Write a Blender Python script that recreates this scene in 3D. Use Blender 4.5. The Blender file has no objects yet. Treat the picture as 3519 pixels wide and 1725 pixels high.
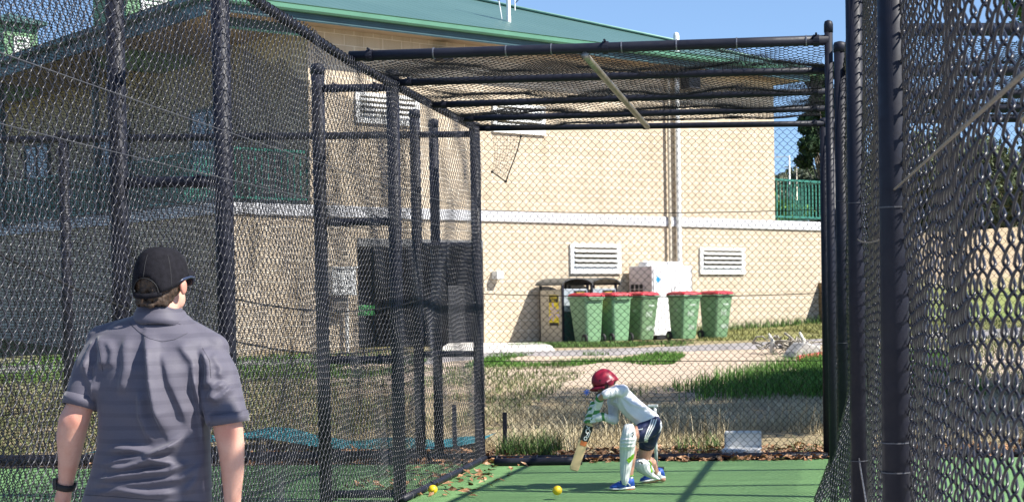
import bpy, bmesh, math, random
import numpy as np
from mathutils import Vector, Matrix
random.seed(7); RNG = np.random.default_rng(7)
R = math.radians
scene = bpy.context.scene
col = scene.collection

# ------------------------------------------------------------------ camera
W_, H_ = 3519.0, 1725.0
FPX = 5500.0
CAMH = 1.44
TH = R(1.5); RHO = 0.012
VPX, VPY = 2790.0, 1015.0
PPX, PPY = VPX, VPY + FPX*math.tan(TH)
fwd = np.array((0, math.cos(TH), -math.sin(TH)))
up0 = np.array((0, math.sin(TH), math.cos(TH)))
ri0 = np.array((1.0, 0, 0))
c_r = ri0*math.cos(RHO) - up0*math.sin(RHO)
c_u = up0*math.cos(RHO) + ri0*math.sin(RHO)
CAM = np.array((0, 0, CAMH))
def ray(px, py):
    return fwd*FPX + c_r*(px-PPX) - c_u*(py-PPY)
def PX(px, py, y):
    d = ray(px, py); return CAM + d*(y/d[1])
def PXV(px, py, y): return Vector(PX(px, py, y))
GY = np.array([-50, 15, 30, 34, 38, 60, 500.]); GZ = np.array([0, 0, .51, .55, .77, .95, 1.3])
def gz(x, y): return np.interp(y, GY, GZ)
def GP(px, py):
    d = ray(px, py); ys = np.linspace(4, 120, 4000)
    z = CAMH + d[2]/d[1]*ys; k = np.argmax(z < gz(0, ys))
    return CAM + d*(ys[k]/d[1])
cam = bpy.data.objects.new('camera', bpy.data.cameras.new('camera')); col.objects.link(cam)
cam.data.sensor_width = 36; cam.data.lens = FPX/W_*36
cam.data.shift_x = .5 - PPX/W_; cam.data.shift_y = (PPY - H_/2)/W_
cam.data.clip_start = .1; cam.data.clip_end = 3000
M = Matrix.Identity(4)
for i in range(3):
    M[i][0] = c_r[i]; M[i][1] = c_u[i]; M[i][2] = -fwd[i]; M[i][3] = CAM[i]
cam.matrix_world = M
cam.data.dof.use_dof = True; cam.data.dof.focus_distance = 12; cam.data.dof.aperture_fstop = 22
scene.camera = cam

# ------------------------------------------------------------------ light
SUNV = Vector((.93, -.235, 1.0)).normalized()          # towards the sun
sun = bpy.data.objects.new('sun', bpy.data.lights.new('sun', 'SUN')); col.objects.link(sun)
sun.data.energy = 5.0; sun.data.angle = R(.5); sun.data.color = (1, .95, .86)
sun.rotation_euler = SUNV.to_track_quat('Z', 'Y').to_euler(); sun.location = (20, -5, 25)
world = bpy.data.worlds.new('World'); scene.world = world; world.use_nodes = True
nt = world.node_tree; bg = nt.nodes['Background']
sky = nt.nodes.new('ShaderNodeTexSky'); sky.sky_type = 'NISHITA'; sky.sun_disc = False
sky.sun_elevation = math.asin(SUNV.z); sky.sun_rotation = math.atan2(SUNV.x, SUNV.y)
sky.air_density = 1.0; sky.dust_density = .2; sky.ozone_density = 4.0; sky.altitude = 200
tcw = nt.nodes.new('ShaderNodeTexCoord'); vadd = nt.nodes.new('ShaderNodeVectorMath'); vadd.operation = 'ADD'; vadd.inputs[1].default_value = (0, 0, .10)
vnm = nt.nodes.new('ShaderNodeVectorMath'); vnm.operation = 'NORMALIZE'
nt.links.new(tcw.outputs['Generated'], vadd.inputs[0]); nt.links.new(vadd.outputs[0], vnm.inputs[0]); nt.links.new(vnm.outputs[0], sky.inputs[0])
nt.links.new(sky.outputs[0], bg.inputs[0]); bg.inputs[1].default_value = .105
scene.view_settings.view_transform = 'Standard'; scene.view_settings.look = 'None'
scene.view_settings.exposure = 1.0; scene.view_settings.gamma = 1
scene.cycles.max_bounces = 6; scene.cycles.transparent_max_bounces = 24
scene.cycles.use_denoising = True

# ------------------------------------------------------------------ materials
class NB:
    """small node helper"""
    def __init__(s, name, rough=.6, spec=.5, metal=0):
        s.m = bpy.data.materials.new(name); s.m.use_nodes = True
        s.t = s.m.node_tree; s.b = s.t.nodes['Principled BSDF']
        s.b.inputs['Roughness'].default_value = rough; s.b.inputs['Metallic'].default_value = metal
        s.b.inputs['Specular IOR Level'].default_value = spec
    def n(s, typ, **kw):
        nd = s.t.nodes.new('ShaderNode'+typ)
        for k, v in kw.items():
            if k in nd.inputs: nd.inputs[k].default_value = v
            else: setattr(nd, k, v)
        return nd
    def l(s, a, b): s.t.links.new(a, b)
    def coord(s, kind='Object', scale=(1, 1, 1)):
        c = s.n('TexCoord'); mp = s.n('Mapping'); mp.inputs['Scale'].default_value = scale
        s.l(c.outputs[kind], mp.inputs[0]); return mp.outputs[0]
    def noise(s, vec, scale, detail=4, rough=.55):
        n = s.n('TexNoise'); n.inputs['Scale'].default_value = scale; n.inputs['Detail'].default_value = detail
        n.inputs['Roughness'].default_value = rough
        if vec is not None: s.l(vec, n.inputs['Vector'])
        return n.outputs['Fac']
    def ramp(s, fac, stops):
        r = s.n('ValToRGB'); e = r.color_ramp.elements
        while len(e) < len(stops): e.new(.5)
        for k, (p, c) in enumerate(stops):
            e[k].position = p; e[k].color = (c[0], c[1], c[2], 1)
        s.l(fac, r.inputs[0]); return r.outputs[0]
    def mix(s, fac, a, b, blend='MIX'):
        m = s.n('MixRGB'); m.blend_type = blend
        for k, v in ((0, fac), (1, a), (2, b)):
            if hasattr(v, 'is_output'): s.l(v, m.inputs[k])
            elif k == 0: m.inputs[0].default_value = v
            else: m.inputs[k].default_value = (v[0], v[1], v[2], 1)
        return m.outputs[0]
    def math(s, op, a, b=None, clamp=False):
        m = s.n('Math'); m.operation = op; m.use_clamp = clamp
        for k, v in ((0, a), (1, b)):
            if v is None: continue
            if hasattr(v, 'is_output'): s.l(v, m.inputs[k])
            else: m.inputs[k].default_value = v
        return m.outputs[0]
    def color(s, c):
        if hasattr(c, 'is_output'): s.l(c, s.b.inputs['Base Color'])
        else: s.b.inputs['Base Color'].default_value = (c[0], c[1], c[2], 1)
    def bump(s, h, strength=.3, dist=.01):
        b = s.n('Bump'); b.inputs['Strength'].default_value = strength; b.inputs['Distance'].default_value = dist
        s.l(h, b.inputs['Height']); s.l(b.outputs[0], s.b.inputs['Normal'])
def plain(name, c, rough=.6, var=.12, scale=6, spec=.5, metal=0, bump=0, bscale=60):
    nb = NB(name, rough, spec, metal); v = nb.coord()
    f = nb.noise(v, scale, 5)
    lo = [x*(1-var) for x in c]; hi = [min(1, x*(1+var)) for x in c]
    nb.color(nb.ramp(f, [(.3, lo), (.7, hi)]))
    if bump: nb.bump(nb.noise(v, bscale, 3), bump, .005)
    return nb.m
MAT = {}
def postmat():
    nb = NB('black_powder_coat', .4, .3); v = nb.coord(); f = nb.noise(v, 7, 6, .75)
    nb.color(nb.ramp(f, [(.3, (.008, .009, .017)), (.66, (.014, .015, .026)), (.76, (.04, .04, .045))]))
    nb.l(nb.ramp(nb.noise(v, 16, 5, .7), [(.3, (.38,)*3), (.7, (.68,)*3)]), nb.b.inputs['Roughness']); nb.bump(f, .08, .004); return nb.m
MAT['post'] = postmat()
MAT['wire'] = plain('black_coated_wire', (.03, .03, .04), .3, .3, 30, .55)
MAT['wire_far'] = plain('black_far_wire', (.008, .008, .009), .7, .3, 30, .2)
MAT['galv'] = plain('galvanised_steel', (.33, .30, .245), .42, .3, 14, .5, .7)
MAT['steelwire'] = plain('grey_steel_wire', (.22, .22, .24), .35, .3, 20, .5, .6)
MAT['cord'] = plain('black_cord', (.01, .01, .01), .8)
MAT['white'] = plain('white_paint', (.78, .78, .76), .45, .05, 5)
MAT['whiteplastic'] = plain('white_plastic', (.74, .74, .72), .4, .08, 12)
MAT['dark'] = plain('dark_void', (.012, .012, .014), .8)
MAT['rubber'] = plain('black_rubber', (.012, .012, .013), .7)

# ------------------------------------------------------------------ mesh helpers
class MB:
    def __init__(s): s.v = []; s.f = []; s.n = 0
    def add(s, verts, faces):
        verts = np.asarray(verts, float).reshape(-1, 3)
        s.v.append(verts); o = s.n
        s.f.extend([tuple(int(i)+o for i in f) for f in faces]); s.n += len(verts)
    def box(s, c, size, ax=None):
        sx, sy, sz = [x/2 for x in size]
        p = np.array([(x, y, z) for z in (-sz, sz) for y in (-sy, sy) for x in (-sx, sx)])
        if ax is not None: p = p @ np.asarray(ax, float)      # rows: axis vectors
        s.add(p + np.asarray(c, float), [(0, 2, 3, 1), (4, 5, 7, 6), (0, 1, 5, 4), (2, 6, 7, 3), (0, 4, 6, 2), (1, 3, 7, 5)])
    def box2(s, lo, hi):
        lo = np.array(lo, float); hi = np.array(hi, float); s.box((lo+hi)/2, hi-lo)
    def tube(s, pts, r, n=10, caps=True, flat=1.0, ref=None):
        P = np.asarray(pts, float); m = len(P)
        rr = np.full(m, r, float) if np.isscalar(r) else np.asarray(r, float)
        T = np.gradient(P, axis=0); T /= np.linalg.norm(T, axis=1)[:, None]+1e-12
        a = np.array((0, 0, 1.0)) if ref is None else np.asarray(ref, float)
        if abs(T[0] @ a) > .95: a = np.array((0, 1.0, 0))
        V = []; nrm = a - T[0]*(a @ T[0]); nrm /= np.linalg.norm(nrm)
        ang = np.linspace(0, 2*math.pi, n, endpoint=False)
        for i in range(m):
            nrm = nrm - T[i]*(nrm @ T[i]); nrm /= np.linalg.norm(nrm)+1e-12
            b = np.cross(T[i], nrm)
            V.append(P[i] + rr[i]*(np.cos(ang)[:, None]*nrm*flat + np.sin(ang)[:, None]*b))
        F = []
        for i in range(m-1):
            for k in range(n):
                k2 = (k+1) % n
                F.append((i*n+k, i*n+k2, (i+1)*n+k2, (i+1)*n+k))
        if caps: F.append(tuple(range(n-1, -1, -1))); F.append(tuple((m-1)*n+k for k in range(n)))
        s.add(np.concatenate(V), F)
    def cyl(s, a, b, r, n=12): s.tube([a, b], r, n)
    def rings(s, rings, caps=True, closed=True):
        n = len(rings[0]); m = len(rings); F = []
        for i in range(m-1):
            for k in range(n if closed else n-1):
                k2 = (k+1) % n
                F.append((i*n+k, i*n+k2, (i+1)*n+k2, (i+1)*n+k))
        if caps: F.append(tuple(range(n-1, -1, -1))); F.append(tuple((m-1)*n+k for k in range(n)))
        s.add(np.concatenate([np.asarray(r, float) for r in rings]), F)
    def ell(s, c, r, ax=None, n=16, m=10):
        P = []
        for i in range(m+1):
            t = math.pi*i/m
            for k in range(n):
                p = 2*math.pi*k/n
                P.append((math.sin(t)*math.cos(p)*r[0], math.sin(t)*math.sin(p)*r[1], -math.cos(t)*r[2]))
        P = np.array(P)
        if ax is not None: P = P @ np.asarray(ax, float)
        P += np.asarray(c, float); F = []
        for i in range(m):
            for k in range(n):
                k2 = (k+1) % n; F.append((i*n+k, i*n+k2, (i+1)*n+k2, (i+1)*n+k))
        s.add(P, F)
    def cap(s, a, ra, b, rb, n=12):
        """round cone from a to b"""
        a = np.asarray(a, float); b = np.asarray(b, float); d = b-a; L = np.linalg.norm(d); d = d/(L+1e-9)
        pts = []; rr = []
        for t in np.linspace(-80, 0, 5): pts.append(a + d*ra*math.sin(R(t))); rr.append(ra*math.cos(R(t)))
        for t in np.linspace(0, 80, 5): pts.append(b + d*rb*math.sin(R(t))); rr.append(rb*math.cos(R(t)))
        P = np.array(pts); nrm = np.cross(d, (0.3, .2, 1)); nrm /= np.linalg.norm(nrm); bb = np.cross(d, nrm)
        ang = np.linspace(0, 2*math.pi, n, endpoint=False); V = []
        for p, r_ in zip(P, rr): V.append(p + r_*(np.cos(ang)[:, None]*nrm + np.sin(ang)[:, None]*bb))
        m = len(V); F = []
        for i in range(m-1):
            for k in range(n):
                k2 = (k+1) % n; F.append((i*n+k, i*n+k2, (i+1)*n+k2, (i+1)*n+k))
        F.append(tuple(range(n-1, -1, -1))); F.append(tuple((m-1)*n+k for k in range(n)))
        s.add(np.concatenate(V), F)
    def prism(s, outline, axis_o, ax_u, ax_v, ax_w, depth):
        """outline (u,v) extruded along w"""
        o = np.asarray(axis_o, float); U = np.asarray(ax_u, float); V_ = np.asarray(ax_v, float); W = np.asarray(ax_w, float)
        p = np.array([o + U*u + V_*v for u, v in outline]); q = p + W*depth; n = len(outline)
        F = [tuple(range(n-1, -1, -1)), tuple(range(n, 2*n))] + [(i, (i+1) % n, n+(i+1) % n, n+i) for i in range(n)]
        s.add(np.concatenate([p, q]), F)
    def build(s, name, mat, parent=None, smooth=False, bevel=0, fix=True):
        me = bpy.data.meshes.new(name)
        me.from_pydata(np.concatenate(s.v).tolist(), [], s.f); me.update()
        if fix and s.n < 60000:
            bm = bmesh.new(); bm.from_mesh(me); bmesh.ops.recalc_face_normals(bm, faces=bm.faces); bm.to_mesh(me); bm.free()
        o = bpy.data.objects.new(name, me); col.objects.link(o)
        me.materials.append(MAT[mat] if isinstance(mat, str) else mat)
        if smooth: me.polygons.foreach_set('use_smooth', [True]*len(me.polygons))
        if bevel:
            b = o.modifiers.new('bevel', 'BEVEL'); b.width = bevel; b.segments = 2; b.limit_method = 'ANGLE'
        if parent is not None: o.parent = parent
        return o
def fast_mesh(name, V, Fq, mat, parent=None, smooth=True):
    me = bpy.data.meshes.new(name); k = Fq.shape[1]
    me.vertices.add(len(V)); me.vertices.foreach_set('co', V.astype(np.float32).ravel())
    me.loops.add(Fq.size); me.loops.foreach_set('vertex_index', Fq.astype(np.int32).ravel())
    me.polygons.add(len(Fq)); me.polygons.foreach_set('loop_start', (np.arange(len(Fq))*k).astype(np.int32))
    me.polygons.foreach_set('loop_total', np.full(len(Fq), k, np.int32))
    if smooth: me.polygons.foreach_set('use_smooth', np.ones(len(Fq), bool))
    me.update(calc_edges=True); me.validate()
    o = bpy.data.objects.new(name, me); col.objects.link(o)
    me.materials.append(MAT[mat] if isinstance(mat, str) else mat)
    if parent is not None: o.parent = parent
    return o
def tag(o, label=None, cat=None, group=None, kind=None):
    if label: o['label'] = label
    if cat: o['category'] = cat
    if group: o['group'] = group
    if kind: o['kind'] = kind
    return o
def empty(name, loc=(0, 0, 0), rz=0, label=None, cat=None, group=None):
    o = bpy.data.objects.new(name, None); col.objects.link(o); o.empty_display_size = .2
    o.location = loc; o.rotation_euler = (0, 0, rz); tag(o, label, cat, group); return o
def copy_tree(o, parent=None):
    c = o.copy(); col.objects.link(c)
    if parent is not None: c.parent = parent
    for ch in list(o.children): copy_tree(ch, c)
    return c
def remesh(mb, name, mat, voxel, smooth=4, parent=None, factor=.5):
    o = mb.build(name+'_tmp', mat); me0 = o.data
    m = o.modifiers.new('r', 'REMESH'); m.mode = 'VOXEL'; m.voxel_size = voxel; m.use_smooth_shade = True
    if smooth:
        k = o.modifiers.new('s', 'SMOOTH'); k.factor = factor; k.iterations = smooth
    dg = bpy.context.evaluated_depsgraph_get(); dg.update()
    me = bpy.data.meshes.new_from_object(o.evaluated_get(dg)); me.name = name
    bpy.data.objects.remove(o); bpy.data.meshes.remove(me0)
    if not me.materials: me.materials.append(MAT[mat] if isinstance(mat, str) else mat)
    o = bpy.data.objects.new(name, me); col.objects.link(o)
    me.polygons.foreach_set('use_smooth', [True]*len(me.polygons))
    if parent is not None: o.parent = parent
    return o
def getco(o):
    a = np.empty(len(o.data.vertices)*3, np.float32); o.data.vertices.foreach_get('co', a); return a.reshape(-1, 3).astype(float)
def getno(o):
    a = np.empty(len(o.data.vertices)*3, np.float32); o.data.vertices.foreach_get('normal', a); return a.reshape(-1, 3).astype(float)
def setco(o, V): o.data.vertices.foreach_set('co', V.astype(np.float32).ravel()); o.data.update()
# ================================================================== GROUND
def ground_mat():
    nb = NB('ground_soil', .95, .2); v = nb.coord()
    sp = nb.n('SeparateXYZ'); nb.l(v, sp.inputs[0])
    big = nb.noise(v, .45, 5, .6); mid = nb.noise(v, 2.2, 5, .65); fine = nb.noise(v, 28, 4, .7)
    yy = nb.math('ADD', sp.outputs['Y'], nb.math('MULTIPLY', nb.math('SUBTRACT', big, .5), 7.0))
    t = nb.math('DIVIDE', yy, 60.0)
    base = nb.ramp(t, [(.23, (.13, .085, .055)), (.26, (.36, .29, .175)), (.325, (.35, .275, .17)), (.35, (.37, .28, .18)),
                       (.385, (.60, .48, .375)), (.47, (.58, .465, .365)), (.53, (.36, .30, .17)), (.62, (.22, .22, .08))])
    green = nb.ramp(fine, [(.3, (.05, .10, .02)), (.7, (.14, .2, .05))])
    g = nb.ramp(nb.math('ADD', mid, nb.math('MULTIPLY', nb.math('ADD', sp.outputs['X'], 1.5), -.022)), [(.62, (0, 0, 0)), (.74, (1, 1, 1))])
    c = nb.mix(nb.math('MULTIPLY', g, .6), base, green)
    spk = nb.ramp(fine, [(.32, (.55, .5, .45)), (.5, (1, 1, 1)), (.72, (1.12, 1.1, 1.05))])
    c = nb.mix(1.0, c, spk, 'MULTIPLY')
    c = nb.mix(.5, c, nb.ramp(nb.noise(v, 7, 6, .7), [(.3, (.6, .58, .55)), (.6, (1.05, 1.05, 1.05))]), 'MULTIPLY')
    nb.color(c); nb.bump(nb.math('ADD', nb.noise(v, 11, 5), fine), .8, .05)
    return nb.m
MAT['ground'] = ground_mat()
xs = np.concatenate([np.linspace(-400, -24, 12), np.linspace(-20, 20, 81), np.linspace(24, 400, 12)])
ys = np.concatenate([np.linspace(-60, 10, 8), np.linspace(12, 45, 100), np.linspace(50, 900, 20)])
XX, YY = np.meshgrid(xs, ys); ZZ = gz(XX, YY)
bumpz = .03*np.sin(XX*1.7+YY*.6)*np.sin(YY*1.1-XX*.4) + .02*np.sin(XX*4.1)*np.sin(YY*3.3+1)
ZZ = ZZ + bumpz*np.clip((YY-15.2)/2, 0, 1)*np.clip((30-YY)/3, 0, 1) - .012*(YY < 14.5) - .02*(YY>=14.5)
nx = len(xs); ny = len(ys)
I = np.arange(nx*ny).reshape(ny, nx)
Fq = np.stack([I[:-1, :-1], I[:-1, 1:], I[1:, 1:], I[1:, :-1]], -1).reshape(-1, 4)
tag(fast_mesh('ground', np.stack([XX, YY, ZZ], -1).reshape(-1, 3), Fq, 'ground'), kind='structure')

bx0 = np.linspace(1.6, 60, 40); by0 = np.linspace(40, 85, 30); BX, BY = np.meshgrid(bx0, by0)
def bank_z(x, y): return gz(x, y) - .25 + 3.3*np.clip((y-42)/22, 0, 1)**.8*np.clip((x-1.6)/2.5, 0, 1) + .15*np.sin(x*.9)*np.sin(y*.5)
I = np.arange(BX.size).reshape(30, 40); Fq = np.stack([I[:-1, :-1], I[:-1, 1:], I[1:, 1:], I[1:, :-1]], -1).reshape(-1, 4)
nb = NB('bank_soil', .95, .2); v = nb.coord(); sp = nb.n('SeparateXYZ'); nb.l(v, sp.inputs[0]); ns = nb.noise(v, .8, 5)
nb.color(nb.ramp(nb.math('DIVIDE', nb.math('ADD', sp.outputs['Z'], nb.math('MULTIPLY', ns, 1.2)), 5.0), [(.2, (.15, .22, .06)), (.42, (.24, .25, .09)), (.52, (.45, .34, .22)), (.8, (.42, .32, .2))]))
MAT['bank'] = nb.m
tag(fast_mesh('grass_bank', np.stack([BX, BY, bank_z(BX, BY)], -1).reshape(-1, 3), Fq, 'bank'), kind='structure')
def turf_mat():
    nb = NB('synthetic_turf', .75, .3); v = nb.coord()
    a = nb.noise(v, 1.1, 4); b = nb.noise(nb.coord(scale=(60, 240, 60)), 1, 3); c = nb.noise(nb.coord(scale=(.6, 14, 1)), 1, 4)
    a2 = nb.noise(v, .5, 6, .7)
    col_ = nb.ramp(nb.math('ADD', nb.math('MULTIPLY', a, .5), nb.math('MULTIPLY', a2, .5)), [(.36, (.12, .235, .095)), (.62, (.155, .285, .12))])
    col_ = nb.mix(.8, col_, nb.ramp(b, [(.3, (.5, .55, .45)), (.7, (1.38, 1.36, 1.36))]), 'MULTIPLY')
    col_ = nb.mix(.4, col_, nb.ramp(c, [(.35, (.6, .64, .6)), (.65, (1.3, 1.3, 1.25))]), 'MULTIPLY')
    # worn sandy crumbs
    w = nb.ramp(nb.noise(v, 34, 3, .7), [(.68, (0, 0, 0)), (.76, (1, 1, 1))])
    col_ = nb.mix(nb.math('MULTIPLY', w, .5), col_, (.35, .45, .3))
    nb.color(col_); nb.bump(b, .6, .006); return nb.m
MAT['turf'] = turf_mat()
mb = MB()
n = 60; ty = np.linspace(9.2, 14.02, n)
for k in range(n-1): pass
xs = np.linspace(-9, 7, 60); XX, YY = np.meshgrid(xs, ty)
edge = .05*np.sin(XX*2.3)+.03*np.sin(XX*7.1)
YY = YY + edge*(YY > 13.9)
I = np.arange(XX.size).reshape(n, 60)
Fq = np.stack([I[:-1, :-1], I[:-1, 1:], I[1:, 1:], I[1:, :-1]], -1).reshape(-1, 4)
tag(fast_mesh('turf_pitch', np.stack([XX, YY, 0*XX+.004], -1).reshape(-1, 3), Fq, 'turf'), kind='structure')

MAT['bouncegrey'] = plain('grey_bounce_concrete', (.34, .325, .31), .9, .15, 1.5, .2, bump=.1)
mb = MB(); mb.box2((-9, -8, -.06), (7, 9.18, .012)); tag(mb.build('bounce_pavement', 'bouncegrey'), kind='structure')  # unseen grey floor, added to bounce neutral light instead of turf green
# asphalt path and concrete apron
MAT['asphalt'] = plain('old_asphalt', (.26, .24, .235), .9, .25, 3, .2, bump=.3)
MAT['concrete'] = plain('pale_concrete', (.62, .59, .55), .85, .1, 3, .2, bump=.1)
def ribbon(name, ptsL, ptsR, mat, dz, sub=12):
    def dens(p): 
        p = np.array(p, float); t = np.linspace(0, len(p)-1, sub*(len(p)-1)+1)
        return np.stack([np.interp(t, np.arange(len(p)), p[:, k]) for k in range(2)], -1)
    L = dens(ptsL); Rr = dens(ptsR); rows = []
    for w in np.linspace(0, 1, 6):
        P = L*(1-w)+Rr*w; 
        if w in (0, 1): P = P + RNG.normal(0, .06, P.shape)
        rows.append(np.column_stack([P, gz(P[:, 0], P[:, 1])+(dz if 0 < w < 1 else -.06)]))
    V = np.concatenate(rows); m = len(L); I = np.arange(m*6).reshape(6, m)
    Fq = np.stack([I[:-1, :-1], I[:-1, 1:], I[1:, 1:], I[1:, :-1]], -1).reshape(-1, 4)
    return tag(fast_mesh(name, V, Fq, mat), kind='structure')
def g2(px, py): p = GP(px, py); return (p[0], p[1])
ribbon('asphalt_path', [(-22, 26.0), (-13.3, 25.6), (-8, 26.4), g2(1900, 1222), g2(2330, 1208), g2(2600, 1199), g2(2830, 1186), (4.5, 33.2), (9, 36)],
       [(-22, 27.5), (-13.3, 27.1), (-8, 28.0), g2(1930, 1206), g2(2330, 1192), g2(2600, 1178), g2(2830, 1164), (4.2, 36), (8, 39)], 'asphalt', .03)
ribbon('concrete_apron', [g2(1500, 1222), g2(1690, 1224), g2(1800, 1222), g2(1910, 1205)], [g2(1560, 1176), g2(1690, 1180), g2(1800, 1180), g2(1850, 1181)], 'concrete', .05)

# ================================================================== BUILDING
C0 = np.array((-10.36, 28.3)); BU = np.array((.711, .703)); BU /= np.linalg.norm(BU); BN = np.array((BU[1], -BU[0]))
BROT = math.atan2(BU[1], BU[0])
def FW(s, t, z):      # facade coordinates: s along, t outwards, z up -> world
    p = C0 + BU*s + BN*t; return np.array((p[0], p[1], z))
def FS(px, py, t=0.0):   # photo point on the facade plane -> (s, z)
    d = ray(px, py); o = np.array((C0[0]+BN[0]*t, C0[1]+BN[1]*t))
    k = (o @ BN)/(d[:2] @ BN); p = d*k
    return float((p[:2]-C0) @ BU), float(p[2]+CAMH)
def block_mat(name, c1, c2, mortar):
    nb = NB(name, .9, .2); v = nb.coord(); sp = nb.n('SeparateXYZ'); nb.l(v, sp.inputs[0])
    cm = nb.n('CombineXYZ'); nb.l(nb.math('ADD', sp.outputs['X'], sp.outputs['Y']), cm.inputs[0]); nb.l(sp.outputs['Z'], cm.inputs[1])
    br = nb.n('TexBrick'); br.inputs['Scale'].default_value = 1; br.inputs['Brick Width'].default_value = .4; br.inputs['Row Height'].default_value = .2
    br.inputs['Mortar Size'].default_value = .008; br.inputs['Mortar Smooth'].default_value = .3; br.inputs['Bias'].default_value = -.2
    br.inputs['Color1'].default_value = (*c1, 1); br.inputs['Color2'].default_value = (*c2, 1); br.inputs['Mortar'].default_value = (*mortar, 1)
    nb.l(cm.outputs[0], br.inputs['Vector'])
    c = nb.mix(.6, br.outputs['Color'], nb.ramp(nb.noise(v, 1.3, 6, .7), [(.3, (.86, .84, .8)), (.65, (1.04, 1.03, 1.02))]), 'MULTIPLY')
    c = nb.mix(.35, c, nb.ramp(nb.noise(v, 45, 3), [(.3, (.85, .85, .85)), (.7, (1.1, 1.1, 1.1))]), 'MULTIPLY')
    stv = nb.noise(nb.coord(scale=(3.5, 3.5, .22)), 1.6, 5, .7)          # run-off streaks
    c = nb.mix(.5, c, nb.ramp(stv, [(.34, (.74, .70, .64)), (.5, (1, 1, 1))]), 'MULTIPLY')
    dirt = nb.ramp(nb.math('ADD', sp.outputs['Z'], nb.math('MULTIPLY', nb.noise(v, 2.2, 4), .8)), [(.85, (.72, .63, .5)), (1.0, (1, 1, 1))])   # splash dirt at the foot
    c = nb.mix(.8, c, dirt, 'MULTIPLY')
    nb.color(c); nb.bump(nb.math('MULTIPLY', br.outputs['Fac'], -1), .35, .006); return nb.m
MAT['block'] = block_mat('beige_blockwork', (.515, .43, .325), (.56, .47, .36), (.70, .635, .53))
MAT['band'] = plain('grey_white_concrete_band', (.56, .56, .58), .85, .12, 2.5)
def roof_mat():
    nb = NB('green_ribbed_steel', .42, .4); v = nb.coord(); sp = nb.n('SeparateXYZ'); nb.l(v, sp.inputs[0])
    w = nb.math('FRACT', nb.math('DIVIDE', sp.outputs['X'], .25)); rib = nb.ramp(w, [(.0, (1.25, 1.22, 1.2)), (.05, (.72, .74, .74)), (.12, (.95, .95, .95)), (.9, (1, 1, 1))])
    rib.node.color_ramp.interpolation = 'LINEAR'
    c = nb.mix(1, nb.ramp(nb.noise(v, .5, 5), [(.3, (.062, .128, .118)), (.7, (.078, .150, .138))]), rib, 'MULTIPLY')
    nb.color(c); nb.bump(nb.ramp(w, [(0, (1, 1, 1)), (.1, (0, 0, 0)), (.92, (0, 0, 0)), (1, (1, 1, 1))]), .5, .03); return nb.m
MAT['roof'] = roof_mat()
MAT['gutter'] = plain('green_gutter_paint', (.075, .21, .135), .45, .1, 3)
MAT['fascia'] = plain('dark_teal_fascia', (.035, .085, .10), .5, .15, 3)
MAT['soffit'] = plain('tan_soffit_lining', (.30, .225, .15), .8, .15, 2)
MAT['baluster'] = plain('green_powder_coat', (.03, .16, .12), .4, .15, 8)
MAT['weatherboard'] = plain('sage_weatherboard', (.17, .32, .17), .6, .12, 4)
MAT['glass'] = plain('dull_window_glass', (.10, .12, .13), .15, .2, 2, .6)

bld = empty('club_building', (C0[0], C0[1], 0), BROT, 'beige block clubhouse with green ribbed roof, pale floor band and veranda', 'building')
S1, Z1 = FS(1230, 1000)[0], FS(1232, 848)[1]
S2 = FS(1662, 1000)[0]
mb = MB()
mb.box2((0, 0, -.3), (S1, .2, 3.0)); mb.box2((S2, 0, -.3), (15.3, .2, 3.0)); mb.box2((S1, .002, Z1), (S2, .2, 2.998))
mb.box2((0, .2, -.3), (.2, 22, 2.999)); mb.box2((15.1, .2, -.3), (15.3, 22, 2.999)); mb.box2((.2, 21.8, -.3), (15.1, 22, 2.999))
lw = mb.build('lower_wall', 'block', bld)
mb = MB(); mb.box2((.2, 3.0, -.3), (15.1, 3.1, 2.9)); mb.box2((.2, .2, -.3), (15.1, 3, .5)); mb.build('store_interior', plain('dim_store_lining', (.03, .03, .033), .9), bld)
mb = MB(); mb.box2((S1, -.02, Z1-.0), (S2, .12, Z1+.16)); mb.build('roller_door', plain('dull_grey_roller_door', (.2, .2, .2), .6), bld, bevel=.01)
mb = MB(); sa = FS(1572, 1000)[0]
mb.box2((sa, .35, .5), (S2-.05, .9, 1.72)); mb.build('store_cupboard', plain('grey_cupboard', (.025, .025, .028), .6), bld, bevel=.01)
sb, zb = FS(1275, 1052)
mb = MB(); mb.box2((sb, .6, zb-.18), (sb+.42, .7, zb+.02)); mb.build('store_box', plain('green_store_box', (.03, .22, .05), .6), bld, bevel=.01)
mb = MB(); mb.box2((-.04, -.04, 3.0), (15.36, 22, 3.21)); mb.build('floor_band', 'band', bld, bevel=.008)
mb = MB(); mb.box2((1.66, -.0, 3.21), (13.4, 20.5, 6.62)); mb.build('upper_wall', 'block', bld)
# roof (hip), eaves
e0, e1, f0, f1, ze, tp = -.53, 14.0, -.6, 22.0, 6.72, .314
hw = (e1-e0)/2; zr = ze+hw*tp; xm_ = (e0+e1)/2
mb = MB(); th = .05
top = [(e0, f0, ze), (e1, f0, ze), (e1, f1, ze), (e0, f1, ze), (xm_, f0+hw, zr), (xm_, f1-hw, zr)]
bot = [(x, y, z-th) for x, y, z in top]
fs = [(0, 1, 4), (1, 2, 5, 4), (2, 3, 5), (3, 0, 4, 5)]
mb.add(top+bot, fs + [tuple(i+6 for i in f[::-1]) for f in fs] + [(0, 6, 7, 1), (1, 7, 8, 2), (2, 8, 9, 3), (3, 9, 6, 0)])
roof = mb.build('roof', 'roof', bld)
mb = MB()   # hip and ridge capping
for a, b in ((1, 4), (0, 4), (4, 5), (2, 5)):
    p = np.array(top[a])+(0, 0, .03); q = np.array(top[b])+(0, 0, .03); mb.tube([p, q], .11, 8, flat=.35)
mb.build('ridge_capping', plain('pale_green_capping', (.20, .36, .29), .45), roof, smooth=True)
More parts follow.
